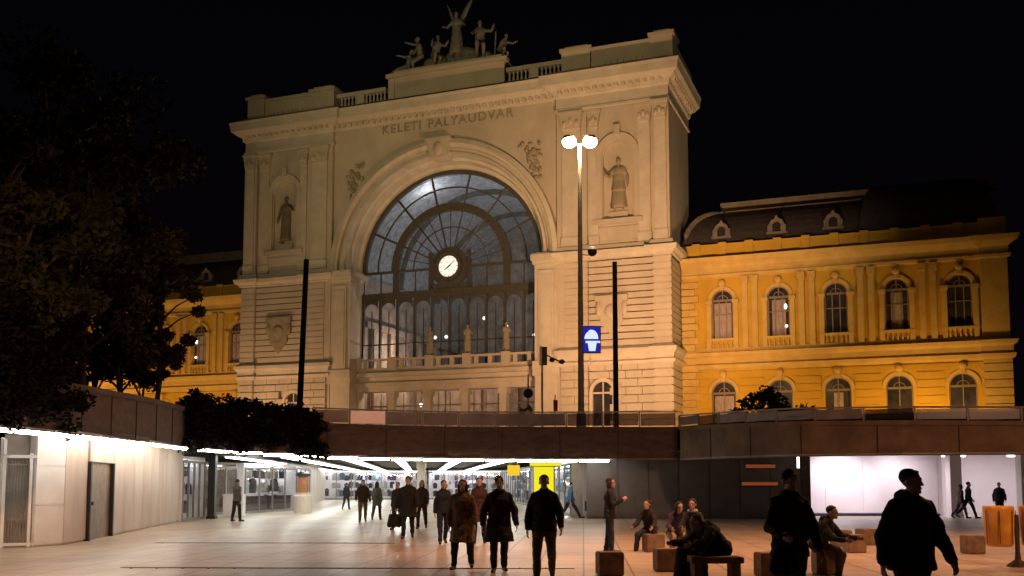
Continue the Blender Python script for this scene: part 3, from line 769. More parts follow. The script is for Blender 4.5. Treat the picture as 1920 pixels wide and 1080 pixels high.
# ---- left wall: grille gate, white panel, pinkish stone panels, door, shop window
def quad_wall(name, a, b, z0, z1, m, label=None, th=.2, cat='wall', parent=None):
    ang = math.atan2(b[1]-a[1], b[0]-a[0]); l = math.hypot(b[0]-a[0], b[1]-a[1])
    mb = MB(); mb.wbox((a[0]+b[0])/2 - math.sin(ang)*th/2, (a[1]+b[1])/2 + math.cos(ang)*th/2, l, th, z0, z1, ang)
    o = mb.build(name, m, parent)
    if label: tag(o, label, cat)
    return o
lw = thing('wall', (0, 0, 0), 'pale stone panelled wall on the left of the plaza under the tube lights', 'wall')
def panels(a, b, z0, z1, n, m, nz=2):
    ang = math.atan2(b[1]-a[1], b[0]-a[0]); l = math.hypot(b[0]-a[0], b[1]-a[1]); mb = MB()
    mb.wbox((a[0]+b[0])/2 - math.sin(ang)*.15, (a[1]+b[1])/2 + math.cos(ang)*.15, l, .2, z0, z1, ang)
    for i in range(n):
        for j in range(nz):
            t = (i + .5)/n; zz0 = z0 + .06 + (z1-z0-.06)*j/nz; zz1 = z0 + .06 + (z1-z0-.06)*(j+1)/nz - .012
            mb.wbox(a[0] + (b[0]-a[0])*t - math.sin(ang)*.03, a[1] + (b[1]-a[1])*t + math.cos(ang)*.03, l/n - .014, .06, zz0, zz1, ang)
    mb.build('panel', m, lw)
panels((-11.9, 27.1), (-12.05, 28.86), 0, 3.1, 1, 'panel_stone', 1)
lwp = [(-12.45, 31.8), (-14.2, 43.4)]
panels(lwp[0], lwp[1], 0, 3.1, 8, 'panel_stone', 1)
panels((-12.26, 26.2), (-11.9, 27.08), 0, 3.1, 1, 'panel_white', 3)
quad_wall('lintel', (-12.0, 28.9), (-12.44, 31.75), 2.25, 3.1, 'panel_stone', parent=lw)
dr = quad_wall('door', (-12.10, 28.95), (-12.52, 31.7), 0, 2.25, 'door_bronze', parent=lw)
h = MB(); h.box(-12.12, -12.06, 29.3, 29.4, 1.0, 1.1); h.build('handle', 'black_metal', dr)
for (x, y) in ((-12.0, 28.95), (-12.42, 31.7)):
    j = MB(); j.wbox(x - .12, y, .3, .08, 0, 2.25); j.build('jamb', 'black_metal', lw)
# grille gate
gt = thing('grille_gate', (-12.60, 26.08, 0), 'pale painted steel grille gate with tall vertical bars beside the white panel', 'gate', None, R(24))
b = MB(); b.box(-.42, -.34, -.05, .05, 0, 2.75); b.box(.20, .27, -.05, .05, 0, 2.4); b.box(-.42, .36, -.05, .05, 2.28, 2.36); b.box(-.34, .3, -.04, .04, .05, .12); b.build('frame', 'panel_white', gt)
b = MB()
for i in range(10): b.tube([(-.31 + i*.066, 0, .1), (-.31 + i*.066, 0, 2.3)], .012, 5)
for z_ in (.7, 1.5, 2.1): b.box(-.34, .3, -.01, .01, z_, z_ + .03)
b.build('bars', 'pole_metal', gt)
b = MB(); b.box(-.42, .34, .3, .35, 0, 2.9); b.build('back_panel', 'concrete', gt)
quad_wall('wall', (-16.5, 22.9), (-13.0, 25.95), 0, .95, 'panel_stone', 'low stone wall under the dark shop window at the far left edge', cat='wall')
sw = thing('shop_window', (0, 0, 0), 'dark shop window with a pale frame at the far left edge, beside the grille gate', 'window')
b = MB(); 
for t in (0, .35, .7, 1.0): b.wbox(-13.03 - 3.4*t, 25.93 - 2.96*t, .07, .07, .95, 2.8, R(41))
b.build('frame', 'panel_white', sw)
quad_wall('pane', (-16.5, 23.0), (-13.0, 26.05), .95, 2.8, 'dark_glass', parent=sw, th=.03)

# ---- shop fronts
def shop(name, label, a, b, z1=2.7, depth=3.0, cols=(('cloth_navy', 6), ('cloth_pale', 4)), n=10, lamp=60, seed=1, counter=None, lc=(1, .93, .88), cat='shop', frames=4, back='white_wall'):
    rnd = random.Random(seed)
    ang = math.atan2(b[1]-a[1], b[0]-a[0]); l = math.hypot(b[0]-a[0], b[1]-a[1])
    t = thing(name, (a[0], a[1], 0), label, cat, None, ang)       # local x along the front, +y into the shop
    m = MB(); m.box(0, l, depth, depth + .1, 0, z1 + .2); m.box(-.1, 0, .06, depth, 0, z1 + .2); m.box(l, l + .1, .06, depth, 0, z1 + .2); m.box(0, l, .1, depth, z1 + .1, z1 + .2)
    m.build('wall', back, t)
    m = MB()
    for i in range(frames + 1): m.box(l*i/frames - .04, l*i/frames + .04, -.03, .05, 0, z1)
    m.box(0, l, -.03, .05, z1 - .1, z1); m.box(0, l, -.03, .05, 0, .12); m.build('frame', 'pole_metal', t)
    m = MB(); m.poly([(0, .01, .1), (l, .01, .1), (l, .01, z1), (0, .01, z1)]); m.build('pane', 'shop_glass', t)
    if counter:
        m = MB(); m.box(.2, l - .2, .3, .9, 0, .85); m.box(.15, l - .15, .25, .95, .85, .9); m.build('counter', counter, t)
    by = {}
    for i in range(n):
        cn = rnd.choice([c for c, k in cols for _ in range(k)]); mb = by.setdefault(cn, MB())
        x = .2 + (l - .4)*(i + rnd.random()*.6)/n
        for lev in range(3):
            if rnd.random() < .88:
                w0 = rnd.uniform(.6, 1.5)*l/n; z0 = .25 + lev*.8 + rnd.random()*.1; hh = rnd.uniform(.4, .78); y0 = rnd.uniform(.4, depth - .5)
                mb.prism([(x, z0), (x + w0, z0), (x + w0*1.1, z0 + hh*.8), (x + w0*.6, z0 + hh), (x + w0*.35, z0 + hh), (x - w0*.1, z0 + hh*.8)], y0, y0 + .16)
    for cn, mb in by.items():
        if mb.v: mb.build('goods', cn, t)
    p = MB(); p.box(.2, l - .2, .8, 1.1, z1 - .02, z1 + .04); p.build('ceiling_lamp', 'tube_inner', t)
    return t
cols1 = (('cloth_navy', 4), ('cloth_pale', 5), ('cloth_darkgrey', 3), ('cloth_maroon', 2), ('cloth_tan', 2))
colsP = (('cloth_pale', 5), ('cloth_purple', 3), ('cloth_navy', 2), ('cloth_red', 1), ('white_wall', 4), ('cloth_blue', 2))
shop('clothes_shop', 'narrow shop front with dark clothes hanging behind glass, left of the dark column', (-14.15, 43.75), (-14.0, 46.4), 2.6, 1.6, (('cloth_navy', 3), ('cloth_black', 3), ('cloth_purple', 1), ('cloth_pale', 1)), 8, 20, 3)
quad_wall('pier', (-14.2, 43.42), (-14.15, 43.7), 0, 3.1, 'panel_stone', 'narrow stone pier between the panelled wall and the clothes shop', cat='pier')
cl = MB(); cl.box(-13.9, -13.58, 46.5, 46.85, 0, 3.1); cl.box(-13.95, -13.53, 46.45, 46.9, 0, .15)
tag(cl.build('column', 'black_metal'), 'dark square column at the left corner of the underpass mouth', 'column')
shop('kiosk', 'goods kiosk with a reddish counter deep in the left side of the underpass', (-14.3, 54.6), (-13.0, 61.5), 2.5, 1.8, cols1, 14, 60, 5, 'cloth_maroon')
shop('magazine_shop', 'small bright shop behind the kiosk with pink and white goods', (-13.6, 62.5), (-14.0, 70.5), 2.6, 2.5, colsP, 12, 50, 11)
shop('passage_shop', 'brownish shop front between the dark column and the kiosk', (-15.9, 50.5), (-14.6, 53.9), 2.5, 1.6, (('cloth_brown', 3), ('cloth_tan', 2), ('cloth_maroon', 1)), 7, 8, 8, back='hall_wall')
quad_wall('wall', (-14.2, 71), (-18.2, 99), 0, 3.1, 'panel_stone', 'plain stone wall deep on the left side of the underpass', cat='wall')
shop('far_shop', 'wide violet and white lit shop front closing the far end of the underpass', (-18.6, 99.2), (-8.5, 100.2), 2.7, 2.5, colsP, 26, 160, 21, None, (.85, .85, 1), frames=7)
shop('far_store', 'white lit store at the far end, right of the violet shop front', (-8.2, 100.2), (-1.0, 99.8), 2.7, 2.5, colsP, 20, 120, 23, None, (1, .9, .95), frames=5)
shop('side_shop', 'long shop front with slanting pale displays on the right side of the underpass', (-1.1, 98), (1.2, 72), 2.6, 2.4, colsP, 40, 160, 31, None, (.95, .9, 1), frames=12)
shop('bakery', 'bright white shop front near the mouth of the underpass behind the yellow signs', (1.3, 71), (2.9, 50.5), 2.6, 2.4, (('white_wall', 6), ('cloth_pale', 4), ('cloth_blue', 2), ('cloth_tan', 1)), 28, 160, 37, None, (1, .97, .95), frames=9)
for p_, pw, c_l in (((-15, 58.5, 2.4), 90, (1, .9, .82)), ((-14.4, 66, 2.4), 60, (1, .85, .85)), ((-13.5, 101, 2.4), 160, (.8, .8, 1)), ((-4.5, 101, 2.4), 130, (1, .9, 1)), ((1.4, 85, 2.4), 150, (.95, .88, 1)), ((3.2, 60, 2.4), 160, (1, .97, .92)), ((-14.9, 45, 2.4), 14, (.9, .9, 1))):
    light('shop_lamp', 'POINT', p_, pw, c_l, size=.15)
# yellow backlit signs
t = thing('advert_panel', (1.55, 49.6, 0), 'tall backlit yellow panel in front of the white shop in the underpass', 'sign')
b = MB(); b.box(-.55, .55, 0, .25, 0, 2.5); b.build('case', 'pole_metal', t)
b = MB(); b.box(-.48, .48, -.03, 0, 1.2, 2.42); b.build('screen', 'sign_yellow', t)
b = MB(); b.box(-.48, .48, -.03, 0, .5, 1.15); b.build('lower_screen', 'sign_white', t)
t = thing('hanging_sign', (.08, 49.8, 0), 'small amber yellow sign hanging from the underpass ceiling', 'sign')
b = MB(); b.box(-.3, .3, 0, .12, 2.0, 2.5); b.build('panel', 'sign_amber', t); b = MB(); b.box(-.2, -.17, .04, .08, 2.5, 3.1); b.box(.17, .2, .04, .08, 2.5, 3.1); b.build('hanger', 'pole_metal', t)
t = thing('hanging_sign', (1.6, 48.6, 0), 'wide pale yellow sign board high under the street edge, above the tall yellow panel', 'sign')
b = MB(); b.box(-.75, .75, 0, .1, 2.45, 2.62); b.build('panel', 'sign_yellow', t); b = MB(); b.box(-.6, -.57, .03, .06, 2.62, 3.1); b.box(.57, .6, .03, .06, 2.62, 3.1); b.build('hanger', 'pole_metal', t)
b = MB(); b.box(2.85, 3.35, 48.2, 48.7, 0, 3.1); b.box(2.8, 3.4, 48.15, 48.75, 0, .12)
tag(b.build('pillar', 'concrete'), 'pale concrete pillar at the right end of the underpass mouth', 'pillar')
b = MB(); b.box(-5.6, -5.15, 60, 60.45, 0, 3.1); b.box(-5.65, -5.1, 59.95, 60.5, 0, .12); b.box(-5.64, -5.11, 59.97, 60.48, 2.5, 2.9)
tag(b.build('pillar', 'panel_stone'), 'pillar in the middle of the underpass between the walking people', 'pillar')
b = MB(); b.box(0, .95, 0, .5, .04, 1.05); b.box(-.03, .98, -.03, .53, 1.05, 1.1); b.box(.05, .9, .05, .45, 0, .04)
o = b.build('cabinet', 'panel_white', None, (-13.9, 49.0, 0)); tag(o, 'waist high white cabinet standing beside the dark column', 'cabinet')
t = thing('vending_stand', (-11.6, 56.5, 0), 'orange and pink lit stand beside the kiosk counter', 'stand')
b = MB(); b.lathe([(.5, 0), (.5, .9), (.42, 1.0), (.42, 1.1)], n=16); b.build('base', 'panel_stone', t)
b = MB(); b.lathe([(.3, 1.1), (.32, 1.3), (.32, 1.9), (.28, 2.0)], n=16); b.build('drum', 'terracotta', t); b = MB(); b.lathe([(.42, 2.0), (.42, 2.15), (.2, 2.25)], n=16); b.build('top', 'black_metal', t)

# ---- right: dark wall, orange bars, side pier, white lobby
b = MB(); b.box(3.45, 13.25, 46.8, 47.1, 0, 3.1)
for i in range(7): b.box(3.5 + i*1.4, 4.85 + i*1.4, 46.76, 46.8, .12, 2.95)
tag(b.build('wall', 'dark_wall'), 'dark grey panelled wall behind the seated group', 'wall')
for z_, lab, x0, x1 in ((2.32, 'upper of two orange battens on the dark wall, glow put into the colour', 10.75, 12.1), (1.52, 'lower, longer orange batten on the dark wall, glow put into the colour', 10.55, 12.2)):
    t = thing('orange_batten', ((x0 + x1)/2, 46.72, z_), lab, 'light'); hw = (x1-x0)/2
    b = MB(); b.box(-hw, hw, -.05, 0, 0, .16); b.build('strip', 'bar_orange', t); b = MB(); b.box(-hw - .03, hw + .03, -.02, .03, -.04, .2); b.build('case', 'black_metal', t)  # emissive colour makes the battens glow; no known fixture
b = MB(); b.box(13.25, 13.65, 46.5, 50.6, 0, 3.05); b.box(13.2, 13.7, 46.45, 50.6, 0, .12)
tag(b.build('pier', 'fascia_brown'), 'dark reddish pier at the left edge of the white lobby', 'pier')
t = thing('lamp', (12.85, 45.6, 2.3), 'short vertical white lamp beside the dark reddish pier', 'lamp')
b = MB(); b.tube([(0, 0, 0), (0, 0, .5)], .06, 8); b.build('tube', 'lamp_small', t); b = MB(); b.tube([(0, 0, .5), (0, 0, .8)], .02, 6); b.build('rod', 'black_metal', t)
lob = thing('lobby', (0, 0, 0), 'bright white lobby with blank panelled back wall under the street on the right', 'lobby')
b = MB(); b.box(13.65, 21.2, 50.6, 50.8, .1, 3.05)
for i in range(4): b.box(13.7 + i*1.88, 15.52 + i*1.88, 50.57, 50.6, .15, 2.75)
b.box(21.2, 21.4, 50.6, 55, 0, 3.05); b.box(21.2, 45, 55, 55.2, 0, 3.05); b.build('wall', 'white_wall', lob)
b = MB(); b.box(13.65, 21.2, 50.5, 50.6, 0, .12); b.build('skirting', 'cloth_purple', lob)
for x in (20.95, 24.35, 28):
    b = MB(); b.box(x, x + .55, 48.6, 49.15, 0, 3.05); b.box(x - .03, x + .58, 48.57, 49.18, 0, .15); b.build('column', 'white_wall', lob)
for (x, y) in ((15.8, 49.3), (19.0, 49.3), (22.6, 52), (26, 52), (30, 52)):
    b = MB(); b.box(x - .6, x + .6, y - .08, y + .08, 2.97, 3.03); b.build('ceiling_lamp', 'tube_inner', lob)
    light('lobby_lamp', 'AREA', (x, y - .4, 2.9), 80, (1, .88, .93), (x, y + .3, 0), .8)
light('lobby_spot', 'SPOT', (16.6, 47.6, 2.8), 220, (1, .9, .95), (16.3, 50.6, 1.4), .15, 75)

# ---- railing of glass panels along the street edge
rl = thing('railing', (0, 0, 0), 'long railing of smoked glass panels and metal posts along the street edge', 'railing')
RP = [(-8.9, 45.1, 4.3, 0)] + [(p[0], p[1] + .18, p[3], 0) for p in F1 if p[0] > -7]
RP2 = [(p[0], p[1] + .18, p[3], 0) for p in F2]
seg = []
for P in (RP, RP2):
    nA = len(seg); L2 = plen(P); n2 = max(1, round(L2/1.72))
    for i in range(n2):
        a_, _ = along(P, i*L2/n2 + .001); b_, _ = along(P, (i+1)*L2/n2 - .001); seg.append((a_, b_))
rnd = random.Random(4)
for i, (a_, b_) in enumerate(seg):
    ang = math.atan2(b_[1]-a_[1], b_[0]-a_[0]); l = math.hypot(b_[0]-a_[0], b_[1]-a_[1]); z_ = (a_[2]+b_[2])/2; cx, cy = (a_[0]+b_[0])/2, (a_[1]+b_[1])/2
    H_ = .62 if i < nA else .42
    m = MB(); m.wbox(cx, cy, l - .1, .03, z_ + .06, z_ + H_, ang)
    o = m.build('panel', 'rail_reflection' if i == 1 else ('rail_panel' if rnd.random() < .45 else 'rail_glass'), rl)
    if i == 1: o['label'] = 'panel near the hedge with a pinkish reflection put into its colour'
    m = MB(); m.wbox(a_[0], a_[1], .07, .07, z_ - .1, z_ + H_ + .06, ang); m.build('post', 'pole_metal', rl)
m = MB()
for P in (RP, RP2): m.tube([(p[0], p[1], p[2] + (.68 if P is RP else .48)) for p in P], .035, 6)
m.build('handrail', 'pole_metal', rl)

# slot drains across the plaza
for (y, x0, x1, lb) in ((28.0, -9.8, -3.2, 'thin dark slot drain crossing the plaza near the left wall door'), (19.8, -7.6, 1.2, 'thin dark slot drain across the near left of the plaza')):
    b = MB(); b.wbox((x0+x1)/2, y, x1-x0, .10, .002, .008, R(-1.5))
    for i in range(int((x1-x0)/.5)): b.wbox(x0 + .25 + i*.5, y, .03, .12, .002, .011, R(-1.5))
    tag(b.build('slot_drain', 'black_matte'), lb, 'drain')
# ================================================================ figures: one continuous body (voxel skin), clothes as parts
def cap(mb, p0, r0, p1, r1, n=10):
    p0, p1 = Vector(p0), Vector(p1); d = p1 - p0
    if d.length < 1e-6: d = Vector((0, 0, 1e-3)); p1 = p0 + d
    u = d.normalized(); a = u.cross(Vector((0, 0, 1)) if abs(u.z) < .9 else Vector((1, 0, 0))).normalized(); b = u.cross(a)
    rows = []
    for t in (85, 60, 30, 0): rows.append((p0 - u*r0*math.sin(R(t)), r0*math.cos(R(t))))
    for t in (0, 30, 60, 85): rows.append((p1 + u*r1*math.sin(R(t)), r1*math.cos(R(t))))
    mb.grid([[c + (a*math.cos(2*math.pi*j/n) + b*math.sin(2*math.pi*j/n))*r for j in range(n)] for c, r in rows], True, True)
def elo(mb, c, r, u=Vector((0, 0, 1)), n=14, m=10, x=None):
    """ellipsoid whose z axis is u, x axis stays sideways"""
    c = Vector(c); u = Vector(u).normalized(); ax = Vector(x or (1, 0, 0)); ay = u.cross(ax).normalized(); ax = ay.cross(u).normalized()
    rows = []
    for i in range(m + 1):
        t = math.pi*(i + (.03 if i == 0 else -.03 if i == m else 0))/m
        rows.append([c + ax*r[0]*math.sin(t)*math.cos(2*math.pi*j/n) + ay*r[1]*math.sin(t)*math.sin(2*math.pi*j/n) - u*r[2]*math.cos(t) for j in range(n)])
    mb.grid(rows, True, True)
def voxel(mb, name, m, parent, vs, smooth=3, loc=None, fold=0):
    me = bpy.data.meshes.new(name); me.from_pydata([tuple(v) for v in mb.v], [], mb.f); me.update()
    bm = bmesh.new(); bm.from_mesh(me); bmesh.ops.recalc_face_normals(bm, faces=bm.faces); bm.to_mesh(me); bm.free()
    t = bpy.data.objects.new('tmp', me); col.objects.link(t)
    md = t.modifiers.new('r', 'REMESH'); md.mode = 'VOXEL'; md.voxel_size = vs
    ms = t.modifiers.new('s', 'SMOOTH'); ms.factor = .5; ms.iterations = smooth
    if fold:
        tx_ = bpy.data.textures.get('folds') or bpy.data.textures.new('folds', 'CLOUDS'); tx_.noise_scale = .13; tx_.noise_depth = 2
        dm_ = t.modifiers.new('d', 'DISPLACE'); dm_.texture = tx_; dm_.strength = fold; dm_.mid_level = .38; dm_.texture_coords = 'GLOBAL'; t.location = (random.random()*9, random.random()*9, 0)
    dg = bpy.context.evaluated_depsgraph_get(); dg.update()
    me2 = bpy.data.meshes.new_from_object(t.evaluated_get(dg)); bpy.data.objects.remove(t); bpy.data.meshes.remove(me)
    me2.name = name; me2.materials.clear(); me2.materials.append(M[m])
    me2.polygons.foreach_set('use_smooth', [True]*len(me2.polygons))
    o = bpy.data.objects.new(name, me2); col.objects.link(o)
    if parent: o.parent = parent
    if loc: o.location = loc
    return o
def figure(name, label, loc, rz=0, h=1.75, cat='person', group=None, top='cloth_black', topL=.12, legs='cloth_black', hair='hair_dark', hairL=0, hat=None,
           thigh=(18, -14), knee=(8, 22), splay=3, arm=((-14, 8, 18), (14, 8, 22)), lean=2, seat=None, turn=0, nod=0, bulk=1.0, scarf=None, skin='skin', vs=.008, mono=None, hood=False, skirt=None, armin=(0, 0), rx=0, hem_w=1.0):
    k = h/1.74
    t = thing(name, loc, label, cat, group, rz)
    t.scale = (k, k, k)
    B = MB(); T = MB(); Lg = MB(); H = MB(); S = [MB(), MB()]
    lr = R(lean); u = Vector((0, -math.sin(lr), math.cos(lr)))
    legp = []
    for i, s in enumerate((-1, 1)):
        a = R(thigh[i]); b = R(knee[i]); sp = math.sin(R(splay))*s
        d1 = Vector((sp, -math.sin(a), -math.cos(a))).normalized(); d2 = Vector((sp*.3, -math.sin(a-b), -math.cos(a-b))).normalized()
        hp = Vector((s*.09, 0, -.02)); kn = hp + d1*.44; an = kn + d2*.42; legp.append([hp, kn, an])
    zp = (seat/k + .10) if seat is not None else -min(l[2].z for l in legp) + .085
    P = Vector((0, 0, zp))
    for l in legp:
        for j in range(3): l[j] = l[j] + P
    sh = P + u*.45; neck = P + u*.50; hu = (Matrix.Rotation(R(nod), 3, 'X') @ u)
    hc = neck + hu*.155 + Vector((0, -.015, 0))
    Rt = Matrix.Rotation(R(turn), 3, 'Z')
    def hv(x, y, z): return hc + Rt @ Vector((x, y, z))
    # body
    elo(B, P, (.15, .095, .11), u); elo(B, P + u*.16, (.125, .08, .14), u); elo(B, P + u*.31, (.145, .095, .16), u)
    cap(B, P + u*.42 + Vector((-.12, 0, 0)), .045, P + u*.42 + Vector((.12, 0, 0)), .045); cap(B, neck - u*.02, .058, hc - Vector((0, 0, .05)), .052)
    hd = MB()
    elo(hd, hv(0, .012, .03), (.074, .094, .088), x=Rt @ Vector((1, 0, 0))); elo(hd, hv(0, -.022, -.045), (.054, .062, .068), x=Rt @ Vector((1, 0, 0)))
    elo(hd, hv(0, -.066, -.092), (.026, .022, .022)); cap(hd, hv(0, -.080, .018), .009, hv(0, -.104, -.026), .014); cap(hd, hv(-.034, -.076, .032), .010, hv(.034, -.076, .032), .010)
    cap(hd, hv(-.02, -.083, -.060), .008, hv(.02, -.083, -.060), .008)
    for s in (-1, 1): elo(hd, hv(s*.076, .012, -.008), (.010, .02, .032)); elo(hd, hv(s*.03, -.076, .008), (.013, .01, .009))
    B.v += []; kk = len(B.v); B.v += [tuple(v) for v in hd.v]; B.f += [[q + kk for q in f] for f in hd.f]
    handpos = []
    for i, s in enumerate((-1, 1)):
        af, ab, eb = arm[i]
        sp = sh + Vector((s*.172*min(bulk, 1.14), 0, -.02))
        f1 = Vector((s*math.sin(R(ab)), -math.sin(R(af))*math.cos(R(ab)), -math.cos(R(af))*math.cos(R(ab)))); el = sp + f1*.29
        inn = R(armin[i]); g = R(af + eb)
        f2 = Vector((s*math.sin(R(ab))*.4 - s*math.sin(inn), -math.sin(g)*math.cos(inn), -math.cos(g))).normalized(); wr = el + f2*.25
        cap(B, sp + Vector((-s*.02, 0, -.02)), .040, el, .034); cap(B, el, .035, wr, .025)
        nx = Vector((-s, 0, 0)); nx = (nx - f2*nx.dot(f2)); nx = nx.normalized() if nx.length > .1 else Vector((0, -1, 0)); lat = f2.cross(nx).normalized()
        if lat.y > 0: lat = -lat
        elo(B, wr + f2*.045, (.018, .038, .055), f2, x=nx)
        for q, (o_, ln) in enumerate(((.030, .070), (.011, .080), (-.009, .074), (-.028, .058))):
            b0 = wr + f2*.085 + lat*o_; b1 = b0 + (f2 + nx*.25 + lat*o_*3).normalized()*ln*.5; b2 = b1 + (f2*.7 + nx*.75).normalized()*ln*.5
            cap(B, b0, .0098, b1, .009, 6); cap(B, b1, .009, b2, .008, 6)
        t0 = wr + f2*.03 + lat*.03; t1 = t0 + (lat*.8 + f2*.7 + nx*.25).normalized()*.035; t2 = t1 + (f2 + nx*.4 + lat*.1).normalized()*.03
        cap(B, t0, .013, t1, .011, 6); cap(B, t1, .011, t2, .009, 6)
        handpos.append(wr + f2*.06)
        w_ = bulk
        cap(T, sp + Vector((-s*.03, 0, -.015)), .062*w_, el, .055*w_); cap(T, el, .055*w_, wr - f2*.015, .044*w_)
    for i, (hp, kn, an) in enumerate(legp):
        cap(B, hp, .078, kn, .048); cap(B, kn, .048, an, .032); elo(B, kn*.6 + an*.4 + Vector((0, .02, 0)), (.038, .042, .10), kn - an)
        fwd = Vector((0, -1, 0)); s = (-1, 1)[i]; fd = Vector((s*.15, -1, -.02)).normalized()
        if seat is None and an.z > legp[1-i][2].z + .03: fd = Vector((s*.1, -.8, -.6)).normalized()
        heel = an + Vector((0, .03, -.045)); toe = heel + fd*.21
        cap(B, an, .035, heel, .032); cap(B, heel, .032, toe, .026)
        cap(S[i], an + Vector((0, 0, -.01)), .05, heel, .046); cap(S[i], heel, .044, toe, .036)
        cap(Lg, hp, .102*bulk, kn, .074); cap(Lg, kn, .074, an + (kn-an).normalized()*.02, .056)
    elo(Lg, P, (.172*bulk, .122, .13), u)
    # top garment
    elo(T, P + u*.32, (.188*bulk, .135*bulk, .20), u); elo(T, P + u*.14, (.172*bulk, .130*bulk, .2), u)
    [cap(T, sh + Vector((s_*.135*bulk, 0, -.03)), .068, neck + Vector((s_*.03, 0, -.02)), .066) for s_ in (-1, 1)]; cap(T, neck - u*.05, .085, neck + u*.03, .07)
    if hood: elo(T, neck + Vector((0, .09, 0)), (.11, .07, .09))
    # hem: elliptical skirt of the coat following the thighs
    if seat is None:
        n = 20; rows = []; mid = (legp[0][1] + legp[1][1])*.5
        spread = abs(legp[0][1].y - legp[1][1].y)*.5
        for q in range(7):
            f = q/6; z = P.z + .1 - f*(topL + .1); g = max(0, (P.z - z)/.44)
            cx, cy = (P.x*(1-g) + mid.x*g), (P.y*(1-g) + mid.y*g)
            rx_, ry_ = (.172 + .05*g*hem_w)*bulk, (.13 + .035*g)*bulk + spread*g*.75
            rows.append([(cx + rx_*math.cos(2*math.pi*j/n), cy + ry_*math.sin(2*math.pi*j/n), z) for j in range(n)])
        T.grid(rows, True, True)
    else:
        if topL > .2:
            for hp, kn, an in legp: cap(T, hp, .12*bulk, hp*(1-.6) + kn*.6, .105*bulk)
        elo(T, P + Vector((0, .01, -.0)), (.185*bulk, .15*bulk, .12), u)
    # hair or hat
    elo(H, hv(0, .030, .050), (.082, .092, .080), x=Rt @ Vector((1, 0, 0)))
    if not hat: cap(H, hv(-.035, -.034, .092), .018, hv(.035, -.034, .092), .018)
    else: cap(H, hv(0, .01, .05), .088, hv(0, .015, .075), .07)
    if hairL:
        for xx in (-.05, 0, .05): cap(H, hv(xx, .05, .0), .05, hv(xx*1.2, .065, -hairL), .04)
        for xx in (-.072, .072): cap(H, hv(xx, 0, .02), .025, hv(xx, .01, -hairL*.8), .022)
    mm = mono
    if mono:
        BB = MB()
        for q in (B, T, Lg, H, S[0], S[1]):
            kk = len(BB.v); BB.v += [tuple(v) for v in q.v]; BB.f += [[e + kk for e in f] for f in q.f]
        if skirt:
            rows = []; n = 20
            for q in range(6):
                f = q/5; z = P.z + .08 - f*(P.z - .02)*.98; rx_ = .17 + skirt*f
                rows.append([(rx_*(1 + .08*math.sin(5*2*math.pi*j/n))*math.cos(2*math.pi*j/n), rx_*.85*math.sin(2*math.pi*j/n), z) for j in range(n)])
            BB.grid(rows, True, True)
        voxel(BB, 'body', mono, t, vs, 2)
        return t, handpos
    voxel(B, 'body', skin, t, vs, 1)
    voxel(T, 'coat' if topL > .3 else 'jacket', top, t, .014, 2, fold=.045); voxel(Lg, 'trousers', legs, t, .014, 2, fold=.035)
    voxel(H, 'hat' if hat else 'hair', hat or hair, t, .010, 2, fold=.0 if hat else .02)
    for q in S: voxel(q, 'shoe', 'shoe', t, .010, 2)
    if scarf:
        c = MB(); c.tube([(neck.x + .082*math.cos(a_), neck.y - .01 + .078*math.sin(a_), neck.z + .025) for a_ in [2*math.pi*i/14 for i in range(15)]], .032, 8); c.build('scarf', scarf, t, smooth=True)
    return t, handpos
def fp(px, fy, z=0):      # floor point under a picture position, in metres (camera eye 1.65 m above the plaza)
    d = (1.65 - z)*1900/(fy - 905.0); return ((px - 960)/1900*d, d, z)
def at(px, d, z=0): return ((px - 960)/1900*d, d, z)
CR = 'people walking through the underpass'
W = dict
